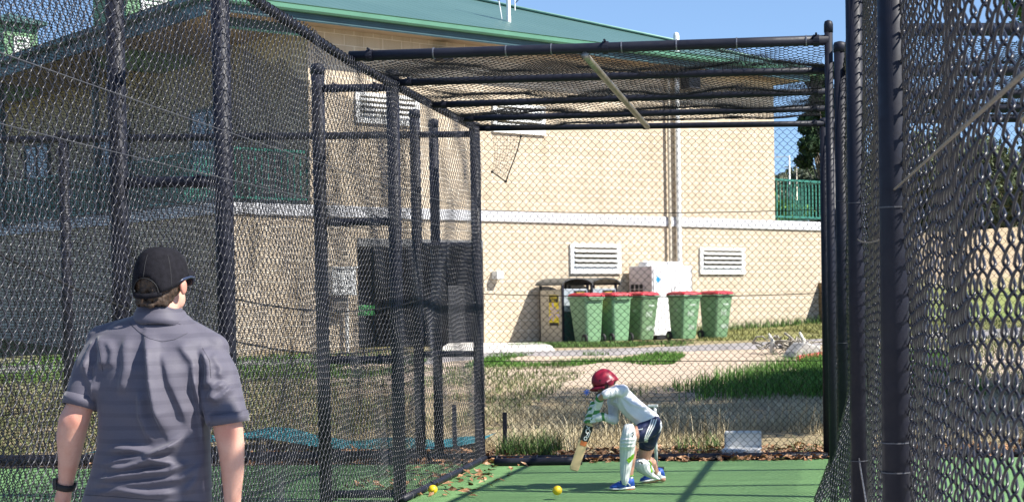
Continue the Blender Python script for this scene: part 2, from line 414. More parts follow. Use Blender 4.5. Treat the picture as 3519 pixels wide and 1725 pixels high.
def gutter_run(mb, a, b, outw):
    a = np.array(a, float); b = np.array(b, float); o = np.array(outw, float)
    prof = [(0, 0), (.0, -.125), (.10, -.125), (.125, -.09), (.125, -.015), (.14, -.0), (.11, .008), (.11, -.01)]
    rr = [[p + o*u + np.array((0, 0, w)) for u, w in prof] for p in (a, b)]
    mb.rings(rr)
mb = MB(); gutter_run(mb, (e0-.12, f0, ze), (e1+.12, f0, ze), (0, -1, 0)); gutter_run(mb, (e1, f0, ze), (e1, f1, ze), (1, 0, 0))
mb.build('gutter', 'gutter', roof)
mb = MB(); gutter_run(mb, (e0, f0, ze), (e0, f1, ze), (-1, 0, 0)); mb.build('gutter', 'fascia', roof)  # same gutter on the shaded side, shade put in as a darker colour
mb = MB()
mb.box2((e0, f0-.005, ze-.27), (e1, f0+.03, ze-.125)); mb.box2((e0, f0+.03, ze-.36), (e0+.04, f1, ze-.125)); mb.box2((e1-.03, f0+.03, ze-.25), (e1, f1, ze-.125))
for k in range(3): mb.box2((e0, f0-.014, ze-.255+k*.045), (e1, f0-.005, ze-.235+k*.045))
mb.build('fascia_board', 'fascia', bld)
mb = MB(); mb.box2((e0+.04, f0+.03, ze-.24), (e1-.03, f1, ze-.2)); mb.build('soffit', 'soffit', bld)
mb = MB(); mb.box2((0, .0, ze-.27), (1.66, .12, ze-.24-.0)); mb.box2((0, .01, ze-.40), (1.66, .11, ze-.27)); mb.build('veranda_beam', 'fascia', bld)
mb = MB(); mb.box2((0, -.01, ze-.425), (1.66, .12, ze-.40)); mb.build('beam_trim', plain('pale_teal_trim', (.12, .30, .26), .5), bld)
# veranda posts and balustrades
for d in (.12, 6.0, 11.5, 17.0):
    mb = MB(); mb.box2((.06, d-.05, 3.21), (.16, d+.05, 6.48)); mb.build('veranda_post', 'fascia', bld)
def balustrade(a, b, z0=3.26, z1=4.18, gap=.115):
    mb = MB(); a = np.array(a, float); b = np.array(b, float); L = np.linalg.norm(b-a); d = (b-a)/L; nrm = np.array((-d[1], d[0]))
    ax = np.array([(d[0], d[1], 0), (nrm[0], nrm[1], 0), (0, 0, 1)])
    m_ = (a+b)/2
    mb.box((*m_, z1), (L, .06, .05), ax); mb.box((*m_, z0+.05), (L, .04, .04), ax)
    k = int(L/gap)
    for i in range(k+1):
        p = a + d*(i*L/k); mb.box((*p, (z0+z1)/2), (.022, .022, z1-z0-.04), ax)
    mb.build('balustrade', 'baluster', bld)
balustrade((.03, .09), (1.64, .09)); balustrade((.1, .2), (.1, 20.8)); balustrade((13.42, .09), (15.2, .09)); balustrade((15.2, .2), (15.2, 12.8)); balustrade((13.42, 9.4), (15.2, 9.4))
# upper windows on the veranda side
for d in (3.4, 8.2, 13.0):
    mb = MB(); mb.box2((1.60, d, 3.9), (1.66, d+1.5, 5.3)); w = mb.build('window', 'glass', bld)
    mb = MB()
    for q in (d-.05, d+.72, d+1.5): mb.box2((1.58, q, 3.85), (1.655, q+.05, 5.35))
    for z in (3.85, 5.3): mb.box2((1.575, d-.05, z), (1.655, d+1.55, z+.05))
    mb.build('window_frame', 'fascia', w)
# louvre vents
def vent(px0, py0, px1, py1, nsl=4):
    s0, z1 = FS(px0, py0); s1, z0 = FS(px1, py1)
    mb = MB(); f = .16*(z1-z0)
    mb.box2((s0, -.05, z1-f*.7), (s1, .0-.001, z1)); mb.box2((s0, -.05, z0), (s1, -.001, z0+f*1.5))
    mb.box2((s0, -.05, z0+f*1.5), (s0+f, -.001, z1-f*.7)); mb.box2((s1-f, -.05, z0+f*1.5), (s1, -.001, z1-f*.7))
    v = mb.build('louvre_vent', 'white', bld, bevel=.005)
    mb = MB(); h = (z1-f*.7-z0-f*1.5)/nsl
    for k in range(nsl):
        zz = z0+f*1.5+h*k
        mb.add([(s0+f, -.085, zz), (s1-f, -.085, zz), (s1-f, -.085, zz+h*.34), (s0+f, -.085, zz+h*.34), (s0+f, -.01, zz+h*.25), (s1-f, -.01, zz+h*.25), (s1-f, -.01, zz+h*.62), (s0+f, -.01, zz+h*.62)],
               [(0, 1, 2, 3), (4, 7, 6, 5), (0, 4, 5, 1), (3, 2, 6, 7), (0, 3, 7, 4), (1, 5, 6, 2)])
    mb.build('slats', 'white', v)
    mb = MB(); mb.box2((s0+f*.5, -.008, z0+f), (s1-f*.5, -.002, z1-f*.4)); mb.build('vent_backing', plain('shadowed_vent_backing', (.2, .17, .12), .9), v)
vent(1956, 838, 2131, 941); vent(2402, 850, 2557, 943); vent(1218, 316, 1440, 438); vent(1690, 352, 1872, 468)
# pipes
def wpipe(px, r, y0, y1, t, name, cap_=False):
    s, z1 = FS(px, y0); z0 = FS(px, y1)[1]
    mb = MB(); mb.cyl((s, -t, z0), (s, -t, z1), r, 12)
    if cap_: mb.tube([(s, -t, z1-.16), (s, -t, z1-.02), (s, -t, z1+.03), (s, -t, z1+.05)], [r*1.18, r*1.18, r*.9, r*.3], 12)
    for k in range(5): mb.tube([(s, -t, z0+.5+(z1-z0-.9)*k/4), (s, -t, z0+.56+(z1-z0-.9)*k/4)], r*1.12, 12)
    mb.build(name, 'white', bld, smooth=False)
wpipe(2286, .036, 235, 1140, .09, 'downpipe'); wpipe(2314, .056, 122, 1140, .1, 'vent_stack', True)
for o_ in bld.children:
    if o_.name.startswith('downpipe'): o_.data.materials[0] = plain('cream_pipe', (.5, .44, .35), .5)
def wallbox(px0, py0, px1, py1, depth, name, mat, parent=bld, bevel=.008):
    s0, z1 = FS(px0, py0); s1, z0 = FS(px1, py1); mb = MB(); mb.box2((s0, -depth, z0), (s1, -.002, z1)); return mb.build(name, mat, parent, bevel=bevel)
MAT['lampbody'] = plain('dark_floodlight_case', (.03, .028, .035), .5)
wallbox(1492, 172, 1530, 214, .3, 'floodlight', 'lampbody'); wallbox(2338, 265, 2378, 312, .3, 'floodlight', 'lampbody')
# roof turrets standing above the veranda eave
def d_for(px, s_c):
    ds = np.linspace(0, 16, 3000); p = C0[None]+BU*s_c-BN[None]*ds[:, None]
    v = np.column_stack([p, np.full(len(ds), 7.2)])-CAM; x = PPX+FPX*(v @ c_r)/(v @ fwd)
    return float(ds[np.argmin(abs(x-px))])
for pxa, pxb, s0_, s1_, zt, lv in ((435, 322, .3, 1.9, 9.4, (.62, 1.06, 7.22, 7.8)), (16, -60, .3, 1.02, 7.92, (.53, .80, 7.24, 7.58))):
    d0 = d_for(pxa, s0_); d1 = d_for(pxb, s0_)
    mb = MB(); mb.box2((s0_, d0, 6.3), (s1_, d1, zt))
    for i in range(int((zt-6.4)/.15)):
        mb.box2((s0_-.012, d0-.012, 6.4+i*.15), (s1_+.012, d0-.0005, 6.4+i*.15+.13)); mb.box2((s0_-.012, d0, 6.4+i*.15), (s0_-.0005, d1, 6.4+i*.15+.13))
    dm = mb.build('roof_turret', 'weatherboard', bld)
    cx_, cy_ = (s0_+s1_)/2, (d0+d1)/2; o_ = .18
    mb = MB(); mb.add([(s0_-o_, d0-o_, zt), (s1_+o_, d0-o_, zt), (s1_+o_, d1+o_, zt), (s0_-o_, d1+o_, zt), (s0_-o_, d0-o_, zt+.08), (s1_+o_, d0-o_, zt+.08), (s1_+o_, d1+o_, zt+.08), (s0_-o_, d1+o_, zt+.08), (cx_, cy_, zt+.08+(s1_-s0_)*.4)],
        [(3, 2, 1, 0), (0, 1, 5, 4), (1, 2, 6, 5), (2, 3, 7, 6), (3, 0, 4, 7), (4, 5, 8), (5, 6, 8), (6, 7, 8), (7, 4, 8)]); mb.build('turret_roof', 'roof', dm)
    a_, b_, c_, d_ = lv; y_ = d0-.012
    mb = MB(); kk = int((d_-c_)/.085)
    for i in range(kk): mb.box2((a_+.03, y_-.03, c_+.03+i*.085), (b_-.03, y_-.004, c_+.08+i*.085))
    mb.box2((a_-.04, y_-.035, c_-.04), (a_+.03, y_-.001, d_+.04)); mb.box2((b_-.03, y_-.035, c_-.04), (b_+.04, y_-.001, d_+.04)); mb.box2((a_+.03, y_-.035, c_-.04), (b_-.03, y_-.001, c_+.02)); mb.box2((a_+.03, y_-.035, d_-.02), (b_-.03, y_-.001, d_+.04))
    mb.build('turret_louvre', 'white', dm)
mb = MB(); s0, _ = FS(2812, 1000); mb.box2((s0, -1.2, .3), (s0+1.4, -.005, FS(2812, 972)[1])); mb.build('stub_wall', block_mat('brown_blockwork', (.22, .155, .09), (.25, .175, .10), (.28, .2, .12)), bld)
# antenna standing on the roof
ap = None
def roofpt(px, py):
    d = ray(px, py); best = None
    for k in np.linspace(4, 9, 4000)*.001*1.0:
        p = CAM + d*k*1.0
        l = np.array(((p[:2]-C0) @ BU, -((p[:2]-C0) @ BN)))
        if l[1] > f0 and p[2] < ze+(l[1]-f0)*tp: return p
    return p
d_ = ray(1748, 76); ks = np.linspace(27/FPX, 40/FPX, 6000); pp = None
for k in ks:
    p = CAM+d_*k; l1 = -((p[:2]-C0) @ BN)
    if l1 > f0 and p[2] <= ze+(l1-f0)*tp: pp = p; break
if pp is None: pp = CAM+d_*(33/FPX)
ant = empty('roof_antenna', pp, 0, 'white antenna mast with side rods standing on the green roof', 'antenna')
mb = MB(); mb.cyl((0, 0, -.05), (0, 0, .12), .05, 10); mb.cyl((0, 0, .1), (0, 0, .55), .045, 10); mb.cyl((0, 0, .55), (0, 0, 1.6), .02, 8); mb.build('mast', 'white', ant)
mb = MB(); mb.cyl((-.14, 0, .05), (-.2, 0, .45), .016, 8); mb.cyl((.12, .1, .25), (.12, .1, .9), .012, 8); mb.build('rod', 'white', ant)
mb = MB(); mb.cyl((-.2, 0, .45), (-.22, 0, .75), .03, 8); mb.cyl((0, 0, .5), (0, 0, .8), .055, 8); mb.cyl((-.25, 0, .62), (.2, .05, .7), .012, 6); mb.tube([(.12,.1,.8),(.2,.1,.7),(.22,.1,.5),(.12,.1,.4)], .01, 6); mb.build('clamp', 'lampbody', ant)

# meter box, light box: things fixed by the wall
mbx = empty('meter_box', FW(0, 0, 0), BROT, 'white meter cabinet with conduit on the wall left of dark doorway', 'meter box')
s0, z1 = FS(1142, 921, .3); s1, z0 = FS(1226, 1014, .3)
mb = MB(); mb.box2((s0, -.3, z0), (s1, -.002, z1)); mb.build('cabinet', 'white', mbx, bevel=.01)
mb = MB(); mb.box2((s0-.02, -.33, z1), (s1+.02, -.002, z1+.03)); mb.build('cabinet_top', 'white', mbx)
mb = MB(); mb.box2((s0+.03, -.2, z0-.32), (s0+.34, -.003, z0-.005)); mb.build('junction_box', plain('grey_brown_box', (.2, .17, .14), .7), mbx, bevel=.01)
mb = MB(); mb.cyl((s0+.38, -.1, .4), (s0+.38, -.1, z0), .035, 10); mb.build('conduit', 'whiteplastic', mbx)
for o in mbx.children: pass
wl = empty('wall_light', FW(0, 0, 0), BROT, 'small white box light on the beige wall right of doorway', 'wall light')
s0, z1 = FS(1708, 932, .2); s1, z0 = FS(1732, 958, .2)
mb = MB(); mb.box2((s0, -.2, z0), (s1, -.002, z1)); mb.build('housing', 'white', wl, bevel=.01)
mb = MB(); mb.box2((s0+.02, -.18, z0-.012), (s1-.02, -.02, z0)); mb.build('lens', 'whiteplastic', wl)
MAT['rope'] = plain('weathered_tan_rope', (.20, .17, .13), .8, .3, 60)
MAT['wire_near'] = plain('dark_coated_wire', (.017, .017, .026), .32, .3, 30, .5)
MAT['dullwire'] = plain('dull_grey_wire', (.075, .075, .085), .5, .2, 20)
# ================================================================== CHAIN LINK
def chainlink(name, S0, S1, Z0, Z1, w, v, mapf, wr, e, K, mat, parent, ztop=None, fine=False):
    ncol = int(round((S1-S0)/(w/2))); rows = int(round((Z1-Z0)/(v/2)))
    i = np.arange(ncol)[:, None]; b = np.arange(rows+1)[None, :]
    par = (i+b) % 2
    S = S0 + (i+par)*w/2 + np.where(par == 1, 1, -1)*wr*1.1
    Z = Z0 + b*v/2 + 0*i
    D = np.zeros_like(S)
    sg = np.where(par[:, :-1] == 0, 1., -1.)
    segS = S[:, 1:]-S[:, :-1]; segZ = Z[:, 1:]-Z[:, :-1]
    TP = ((.06, .45), (.17, .85), (.5, 1.), (.83, .85), (.94, .45)) if fine else ((.13, .8), (.5, 1.), (.87, .8)); q_ = len(TP)+1; M_ = rows*q_+1
    s = np.empty((ncol, M_)); z = np.empty((ncol, M_)); d = np.empty((ncol, M_))
    s[:, ::q_] = S; z[:, ::q_] = Z; d[:, ::q_] = 0
    for k, (t, w_) in enumerate(TP, 1):
        ts = t-.05*math.sin(2*math.pi*t); tz = t+.035*math.sin(2*math.pi*t)
        s[:, k::q_] = S[:, :-1]+segS*ts; z[:, k::q_] = Z[:, :-1]+segZ*tz; d[:, k::q_] = sg*e*w_
    if ztop is not None:      # follow a sloping top edge
        zt = ztop(s); z = Z0 + (z-Z0)*(zt-Z0)/(Z1-Z0)
    P = mapf(s, z, d)                                  # (ncol, M, 3)
    T = np.gradient(P, axis=1); T /= np.linalg.norm(T, axis=2, keepdims=True)+1e-12
    ref = mapf(s, z, d+.01)-P; ref /= np.linalg.norm(ref, axis=2, keepdims=True)+1e-12
    B = np.cross(T, ref); B /= np.linalg.norm(B, axis=2, keepdims=True)+1e-9
    N = np.cross(B, T)
    ang = np.linspace(0, 2*math.pi, K, endpoint=False)
    V = P[:, :, None, :] + wr*(np.cos(ang)[None, None, :, None]*N[:, :, None, :] + np.sin(ang)[None, None, :, None]*B[:, :, None, :])
    V = V.reshape(-1, 3)
    a = (np.arange(ncol)*M_)[:, None, None]*K + (np.arange(M_-1)*K)[None, :, None] + np.arange(K)[None, None, :]
    a2 = (np.arange(ncol)*M_)[:, None, None]*K + (np.arange(M_-1)*K)[None, :, None] + ((np.arange(K)+1) % K)[None, None, :]
    Fq = np.stack([a, a2, a2+K, a+K], -1).reshape(-1, 4)
    return fast_mesh(name, V, Fq, mat, parent)
def wob(s, z, seed, amp, ls=1.3, lz=.9):
    rg = np.random.default_rng(seed); o = 0
    for k in range(6):
        f = 2**(k*.45); o = o + amp/(1+k*.7)*np.sin(s*f*2*math.pi/ls*rg.uniform(.5, 1)+rg.uniform(0, 6.3))*np.sin(z*f*2*math.pi/lz*rg.uniform(.3, .8)+rg.uniform(0, 6.3))
    return o
def jit(s, z, seed, amp): return wob(s, z, seed, amp, .9, .8)
XA, XB, YB, ZT = -2.96, -3.49, 14.2, 2.97
def clamp(parent, x, y, z, r=.044, axis=(0, 0, 1)):
    mb = MB(); a = np.array(axis, float); p = np.array((x, y, z), float); mb.tube([p-a*.02, p+a*.02], r*1.14, 14)
    b = np.cross(a, (0, 1, 0)) if abs(a[1]) < .9 else np.array((1., 0, 0)); mb.tube([p+b*(r*1.1)-np.array((0, r, 0))*.6, p+b*(r*1.1)-np.array((0, r, 0))*1.6], .008, 6)
    return mb.build('clamp', 'post', parent, smooth=False)
def post(parent, x, y, z1, r=.0445, z0=-.05, cap_=True, lean=0, name='post'):
    mb = MB(); mb.tube([(x, y, z0), (x+lean, y, z1)], r, 14)
    if cap_: mb.tube([(x+lean, y, z1-.05), (x+lean, y, z1), (x+lean, y, z1+.02), (x+lean, y, z1+.028)], [r*1.1, r*1.1, r*.9, r*.3], 14)
    return mb.build(name, 'post', parent, smooth=False if False else True)
def rail(parent, a, b, r=.03, name='rail', mat='post', ties=0):
    mb = MB(); mb.tube(np.linspace(np.array(a, float), np.array(b, float), 6), r, 12); o = mb.build(name, mat, parent, smooth=True)
    if ties:
        a = np.array(a, float); b = np.array(b, float); d = (b-a)/np.linalg.norm(b-a)
        for k in range(ties):
            mb = MB(); p = a+(b-a)*(k+.5+RNG.uniform(-.2, .2))/ties; mb.tube([p-d*.004, p+d*.004], r*1.12, 12)
            mb.build('wire_tie', 'steelwire', o)
    return o
def wire(parent, pts, r=.003, mat='wire_far', name='tension_wire'):
    mb = MB(); mb.tube(pts, r, 5); return mb.build(name, mat, parent, smooth=True)
def sagline(a, b, sag, n=14):
    a = np.array(a, float); b = np.array(b, float); t = np.linspace(0, 1, n)[:, None]
    p = a*(1-t)+b*t; p[:, 2] -= sag*4*(t[:, 0]*(1-t[:, 0])); return p

# ---- near left fence (side of the batter's lane)
fa = empty('chain_link_fence', (0, 0, 0), 0, 'tall black chain-link fence just behind the man in the grey shirt', 'fence', 'chain-link fences of the practice nets')
for y in (8.1, 11.42): post(fa, XA, y, 3.55 if y < 9 else 3.05)
post(fa, XA, 4.8, 3.6); post(fa, XA, YB, 2.98)
def ztopA(y): return np.interp(y, [4.5, 8.6, 10.3, 14.3], [3.42, 3.05, 2.98, 2.95])
def mapA(s, z, d):
    x = XA + .055 + d + wob(s, z, 3, .022, 1.6, 1.5)*np.clip((z-.05)*3, 0, 1) + .0*s
    return np.stack([x, s+jit(s, z, 4, .012), z+jit(s, z, 5, .014)], -1)
chainlink('chain_link_mesh', 5.2, 14.15, .03, 3.0, .056, .070, mapA, .0020, .0050, 5, 'wire', fa, ztopA)
yy = np.array([4.5, 8.6, 10.3, 11.42, 14.2]); 
mb = MB(); mb.tube([(XA+.01, y, ztopA(y)) for y in (4.5, 6.5, 8.6, 9.5, 10.3)], .026, 10); mb.tube([(XA+.01, y, ztopA(y)) for y in (10.3, 12, 14.2)], .024, 10); mb.build('top_rail', 'post', fa, smooth=True)
def lacing(parent, y0, y1, xf, zf, r, pitch, wr):
    t = np.arange(0, (y1-y0)/pitch*2*math.pi, .7); y = y0+t/(2*math.pi)*pitch
    mb = MB(); mb.tube(np.stack([xf(y)+r*np.cos(t), y, zf(y)+r*np.sin(t)], -1), wr, 4); mb.build('lacing_wire', 'wire_far', parent, smooth=True)
lacing(fa, 5.6, 14.1, lambda y: XA+.01+0*y, ztopA, .03, .075, .0035)
rail(fa, (XA+.05, 11.3, .035), (XA+.05, 14.15, .035), .026, 'bottom_rail', ties=7)
wire(fa, sagline((XA+.08, 5, 2.36), (XA+.08, 14.1, 2.2), .03), .0024, 'dullwire')
wire(fa, sagline((XA+.08, 5, 2.1), (XA+.08, 14.1, 2.02), .03), .002, 'dullwire')

# ---- far left fence, half a metre behind
fb = empty('chain_link_fence', (0, 0, 0), 0, 'second black chain-link fence farther left, hung with fine netting', 'fence', 'chain-link fences of the practice nets')
for y in (4.8, 8.1, 11.42, YB): post(fb, XB, y, 3.6 if y < 9 else 3.1)
def mapB(s, z, d):
    return np.stack([XB + .05 + d + wob(s, z, 13, .03, 1.6, 1.5), s+jit(s, z, 14, .016), z+jit(s, z, 15, .02)], -1)
chainlink('chain_link_mesh', 5.6, 14.15, .03, 3.0, .056, .070, mapB, .0018, .0045, 3, 'wire_far', fb, ztopA)
for z in (2.02, 1.0): wire(fb, sagline((XB+.06, 5, z), (XB+.06, 14.1, z), .04), .003)
wire(fb, sagline((XB+.07, 5.5, 1.95), (XB+.07, 14.1, 1.1), .35), .006, 'cord', 'sagging_rope'); wire(fb, sagline((XB+.07, 8.0, 1.62), (XB+.07, 14.1, 1.45), .16), .006, 'cord', 'sagging_rope')
# rungs tying the two fences
for y, zs in ((8.1, (2.05, 1.03, .1)), (11.42, (2.95, 2.0, 1.02, .06)), (YB, (2.9, 1.92, .96, .05))):
    for z in zs: rail(fb, (XB+.04, y, z), (XA-.04, y, z), .028, 'cross_rail')
# black fine netting hung on the far left fence
def net_mat(name, open_, pitch):
    nb = NB(name, .8, .1); v = nb.coord(); sp = nb.n('SeparateXYZ'); nb.l(v, sp.inputs[0])
    dz = nb.noise(nb.coord(scale=(1, 1.5, 1.5)), 2.0, 3)
    zz = nb.math('ADD', sp.outputs['Z'], nb.math('MULTIPLY', dz, .05)); yy = nb.math('ADD', nb.math('ADD', sp.outputs['Y'], sp.outputs['X']), nb.math('MULTIPLY', dz, .04))
    fz = nb.math('LESS_THAN', nb.math('FRACT', nb.math('DIVIDE', zz, pitch)), open_); fy = nb.math('LESS_THAN', nb.math('FRACT', nb.math('DIVIDE', yy, pitch*1.6)), open_*.5)
    a = nb.math('MAXIMUM', fz, fy); nb.color((.012, .012, .014)); nb.l(a, nb.b.inputs['Alpha']); return nb.m
MAT['net'] = net_mat('black_fine_netting', .24, .014)
def sheet(name, mapf, s0, s1, z0, z1, ns, nz, mat, parent=None):
    S, Z = np.meshgrid(np.linspace(s0, s1, ns), np.linspace(z0, z1, nz)); P = mapf(S, Z).reshape(-1, 3)
    I = np.arange(ns*nz).reshape(nz, ns); Fq = np.stack([I[:-1, :-1], I[:-1, 1:], I[1:, 1:], I[1:, :-1]], -1).reshape(-1, 4)
    return fast_mesh(name, P, Fq, mat, parent)
nn = sheet('shade_netting', lambda s, z: np.stack([XB-.03+wob(s, z, 33, .03, 2, 2), s, z*np.interp(s, [4.5, 8.6, 10.3, 14.3], [1.12, 1.02, 1, 1])], -1), 5.4, 14.1, .2, 2.98, 60, 30, 'net')
tag(nn, 'fine black netting hanging along the far left chain-link fence', 'netting')

# ---- end fence of the lane
fe = empty('chain_link_fence', (0, 0, 0), 0, 'black chain-link end fence behind the batter, in front of the beige wall', 'fence', 'chain-link fences of the practice nets')
XR = .13
def mapE(s, z, d): return np.stack([s+jit(s, z, 24, .006), YB+.03 - d + wob(s, z, 23, .012, 1.7, 1.6), z+jit(s, z, 25, .005)], -1)
chainlink('chain_link_mesh', XA+.05, XR-.03, .03, 2.935, .0655, .068, mapE, .0017, .004, 4, 'wire_far', fe)
rail(fe, (XA+.03, YB-.02, .02), (XR, YB-.02, .02), .032, 'bottom_rail', ties=9)
rail(fe, (-2.75, YB-.42, .035), (-2.0, YB-.40, .035), .036, 'loose_pipe')
post(fe, XR, YB+.02, 2.98, .04)
for z, sg in ((2.2, .03), (1.46, .03), (.86, .0)): wire(fe, sagline((XA, YB, z+.03), (XR, YB, z), sg), .0035)
# ---- roof grid over the batter's lane
rf = empty('cage_roof', (0, 0, 0), 0, 'flat chain-link roof of five black pipes over the batter', 'cage roof')
ry = (10.3, 11.42, 12.5, 13.5, 14.2); rz = (3.005, 2.985, 2.955, 2.958, 2.95); ro_ = (.067, .052, .068, .05, .006)
for k, (y, z) in enumerate(zip(ry, rz)):
    zr_ = z + ro_[k]
    rail(rf, (XA+.02, y, z), (.13, y, zr_), .033 if k == 0 else .026, 'roof_pipe', ties=8 if k == 0 else 0)
for k in range(1, 5):
    clamp(rf, XA+.12, ry[k], rz[k]+.001, .026, (1, 0, 0)); clamp(rf, .05, ry[k], rz[k]+ro_[k], .026, (1, 0, 0)); clamp(rf, -1.45, ry[k], rz[k]+ro_[k]/2, .028, (1, 0, 0))
clamp(rf, .05, 10.3, 3.07, .033, (1, 0, 0)); clamp(rf, XA+.15, 10.3, 3.008, .033, (1, 0, 0)); clamp(rf, -1.3, 10.3, 3.042, .035, (1, 0, 0))
for y_, zs_ in ((8.1, (2.05, 1.03)), (11.42, (2.95, 2.0, 1.02))):
    for z_ in zs_: clamp(fb, XA-.12, y_, z_, .028, (1, 0, 0)); clamp(fb, XB+.12, y_, z_, .028, (1, 0, 0))
rail(rf, (-1.43, 10.28, 2.99), (-1.43, 14.2, 2.942), .024, 'centre_pipe', 'galv')
def zroof(y): 
    base = np.interp(y, ry, rz); ph = np.interp(y, ry, [0, 1, 2, 3, 4]); return base+.02 - .03*np.sin(math.pi*(ph % 1))**2
def mapR(s, z, d):    # s along x, z along y
    return np.stack([s+jit(s, z, 44, .012), z+jit(s, z, 45, .012), zroof(z) + np.interp(s, [XA, XR], [0, .05]) + d + wob(s, z, 43, .014, 1.1, 1.2) - .03*np.exp(-((s+2.4)/.3)**2)*np.sin(z*5)], -1)
chainlink('chain_link_mesh', XA+.03, XR-.02, 10.3, 14.2, .064, .06, mapR, .0019, .0045, 4, 'wire_far', rf)
post(rf, .13, 10.3, 3.17, .0275, name='corner_post')
# ---- right-hand fence, close beside the camera
fr = empty('chain_link_fence', (0, 0, 0), 0, 'black chain-link fence in close-up at the right edge, sagging between its posts', 'fence', 'chain-link fences of the practice nets')
XRF = .235
for y, x in ((4.85, .252), (8.1, .232), (11.35, .222), (14.45, .2)): post(fr, x, y, 3.5 if y < 9 else (3.2 if y < 12 else 3.0), .0445)
def xr(y): return np.interp(y, [1, 8, 11, 14.4], [.31, .278, .262, .235])
def mapF(s, z, d):
    x = xr(s) + d + wob(s, z, 52, .012, 1.4, 1.5)
    x = x - .25*np.exp(-((s-10.4)/1.3)**2)*np.clip((.85-z)/.75, 0, 1)**1.3
    x = x + .022*np.exp(-((s-2.35)/.25)**2)*np.exp(-((z-.9)/.7)**2) - .02*np.exp(-((s-1.9)/.3)**2)*np.exp(-((z-1.2)/.5)**2)
    return np.stack([x, s+jit(s, z, 53, .008), z+jit(s, z, 54, .010)], -1)
def ztopF(y): return np.interp(y, [1, 9.3, 13, 14.4], [3.5, 3.16, 2.93, 2.93])
chainlink('chain_link_mesh', 1.9, 14.3, .04, 3.2, .088, .072, mapF, .0030, .0062, 6, 'wire_near', fr, ztopF, True)
mb = MB(); mb.tube([(xr(y)+.01, y, ztopF(y)) for y in (1, 5, 9.3, 11, 13, 14.3)], .024, 10); mb.build('top_rail', 'galv', fr, smooth=True)
lacing(fr, 2, 14.2, lambda y: xr(y)+.01, ztopF, .029, .16, .004)
wire(fr, sagline((.25, 1.6, 1.69), (.252, 4.85, 1.755), .0), .0036, 'rope')
wire(fr, sagline((.235, 4.85, 1.62), (.235, 8.1, 1.72), .02), .003, 'rope')
for z in (.36,): wire(fr, sagline((.235, 4.85, z), (.23, 8.1, .62), .02), .004, 'steelwire')
# wire ties on the posts
for y, x, z in ((4.85, .252, 1.7), (4.85, .252, .99), (8.1, .232, 1.9), (8.1, .232, .6), (11.35, .222, 1.1), (11.35, .222, 2.1), (4.85, .252, .9)):
    mb = MB(); mb.tube([(x, y, z), (x, y, z+.004)], .047, 14); mb.build('wire_tie', 'dullwire', fr)

# ---- neighbour lane on the right: its end fence and roof grid
fn = empty('chain_link_fence', (0, 0, 0), 0, 'black chain-link end fence of the neighbouring lane, seen through the right-hand fence', 'fence', 'chain-link fences of the practice nets')
def mapN(s, z, d): return np.stack([s+jit(s, z, 64, .006), YB+.03 - d + wob(s, z, 63, .012, 1.7, 1.6), z+jit(s, z, 65, .005)], -1)
chainlink('chain_link_mesh', .32, 2.6, .03, 2.935, .0655, .068, mapN, .0017, .004, 3, 'wire_far', fn)
rail(fn, (.3, YB-.02, .02), (3.6, YB-.02, .02), .032, 'bottom_rail')
post(fn, 3.5, YB, 3.0)
for z in (2.2, 1.43, .86): wire(fn, sagline((.25, YB, z), (3.5, YB, z), .01), .0035)
rn = empty('cage_roof', (0, 0, 0), 0, 'chain-link roof of the neighbouring lane, seen through the right-hand fence', 'cage roof')
for k, (y, z) in enumerate(zip(ry, rz)): rail(rn, (.25, y, z+(.13 if k == 0 else .03)), (3.6, y, z+(.1 if k == 0 else .03)), .042 if k == 0 else .034, 'roof_pipe')
rail(rn, (1.85, 10.3, 3.0), (1.85, 14.2, 2.93), .03, 'centre_pipe', 'galv')
def mapRN(s, z, d): return np.stack([s+jit(s, z, 74, .012), z+jit(s, z, 75, .012), zroof(z)+.04+d+wob(s, z, 73, .02, 1.1, 1.2)], -1)
chainlink('chain_link_mesh', .3, 2.7, 10.3, 14.2, .064, .06, mapRN, .0023, .0045, 3, 'wire_far', rn)
# ---- neighbour lane on the left: end fence
fl = empty('chain_link_fence', (0, 0, 0), 0, 'black chain-link end fence of the left neighbouring lane, behind the double fence', 'fence', 'chain-link fences of the practice nets')
def mapL(s, z, d): return np.stack([s+jit(s, z, 84, .006), YB+.03 - d + wob(s, z, 83, .012, 1.7, 1.6), z+jit(s, z, 85, .005)], -1)
chainlink('chain_link_mesh', -7.6, XB-.02, .03, 2.9, .0655, .068, mapL, .0017, .004, 3, 'wire_far', fl)
rail(fl, (-7.6, YB, 2.9), (XB, YB, 2.9), .032, 'top_rail'); rail(fl, (-7.6, YB, .06), (XB, YB, .06), .05, 'bottom_rail')
post(fl, XB+.13, YB+.15, 3.03, .042); post(fl, -6.6, YB, 2.95)
rail(fl, (XB+.13, YB+.15, 1.92), (XA, YB+.1, 1.92), .025, 'cross_rail')
# torn piece of net in the corner
def mapT(px, py): return PX(px, py, YB-.05)
torn = empty('torn_net', (0, 0, 0), 0, 'torn corner of square black cord net hanging at the top left of the end fence', 'net')
tl, tr, br_, bl = [PX(*p, YB-.06) for p in ((1692, 466), (1785, 470), (1745, 624), (1688, 594))]
mb = MB()
def bil(u, v):
    p = tl*(1-u)*(1-v)+tr*u*(1-v)+br_*u*v+bl*(1-u)*v; return p + np.array((.02*math.sin(3*v+u), .03*math.sin(4*u+2*v), -.01*math.sin(5*v)*(1-u)))
for k in range(9): mb.tube([bil(k/8, v) for v in np.linspace(0, 1, 8)], .0012, 4)
for k in range(14): mb.tube([bil(u, k/13) for u in np.linspace(0, 1, 8)], .0012, 4)
mb.build('netting', 'cord', torn)
mb = MB(); mb.tube([bil(1, v) for v in np.linspace(0, 1, 12)], .005, 6); mb.tube([bil(u, 1) for u in np.linspace(0, 1, 10)], .005, 6)
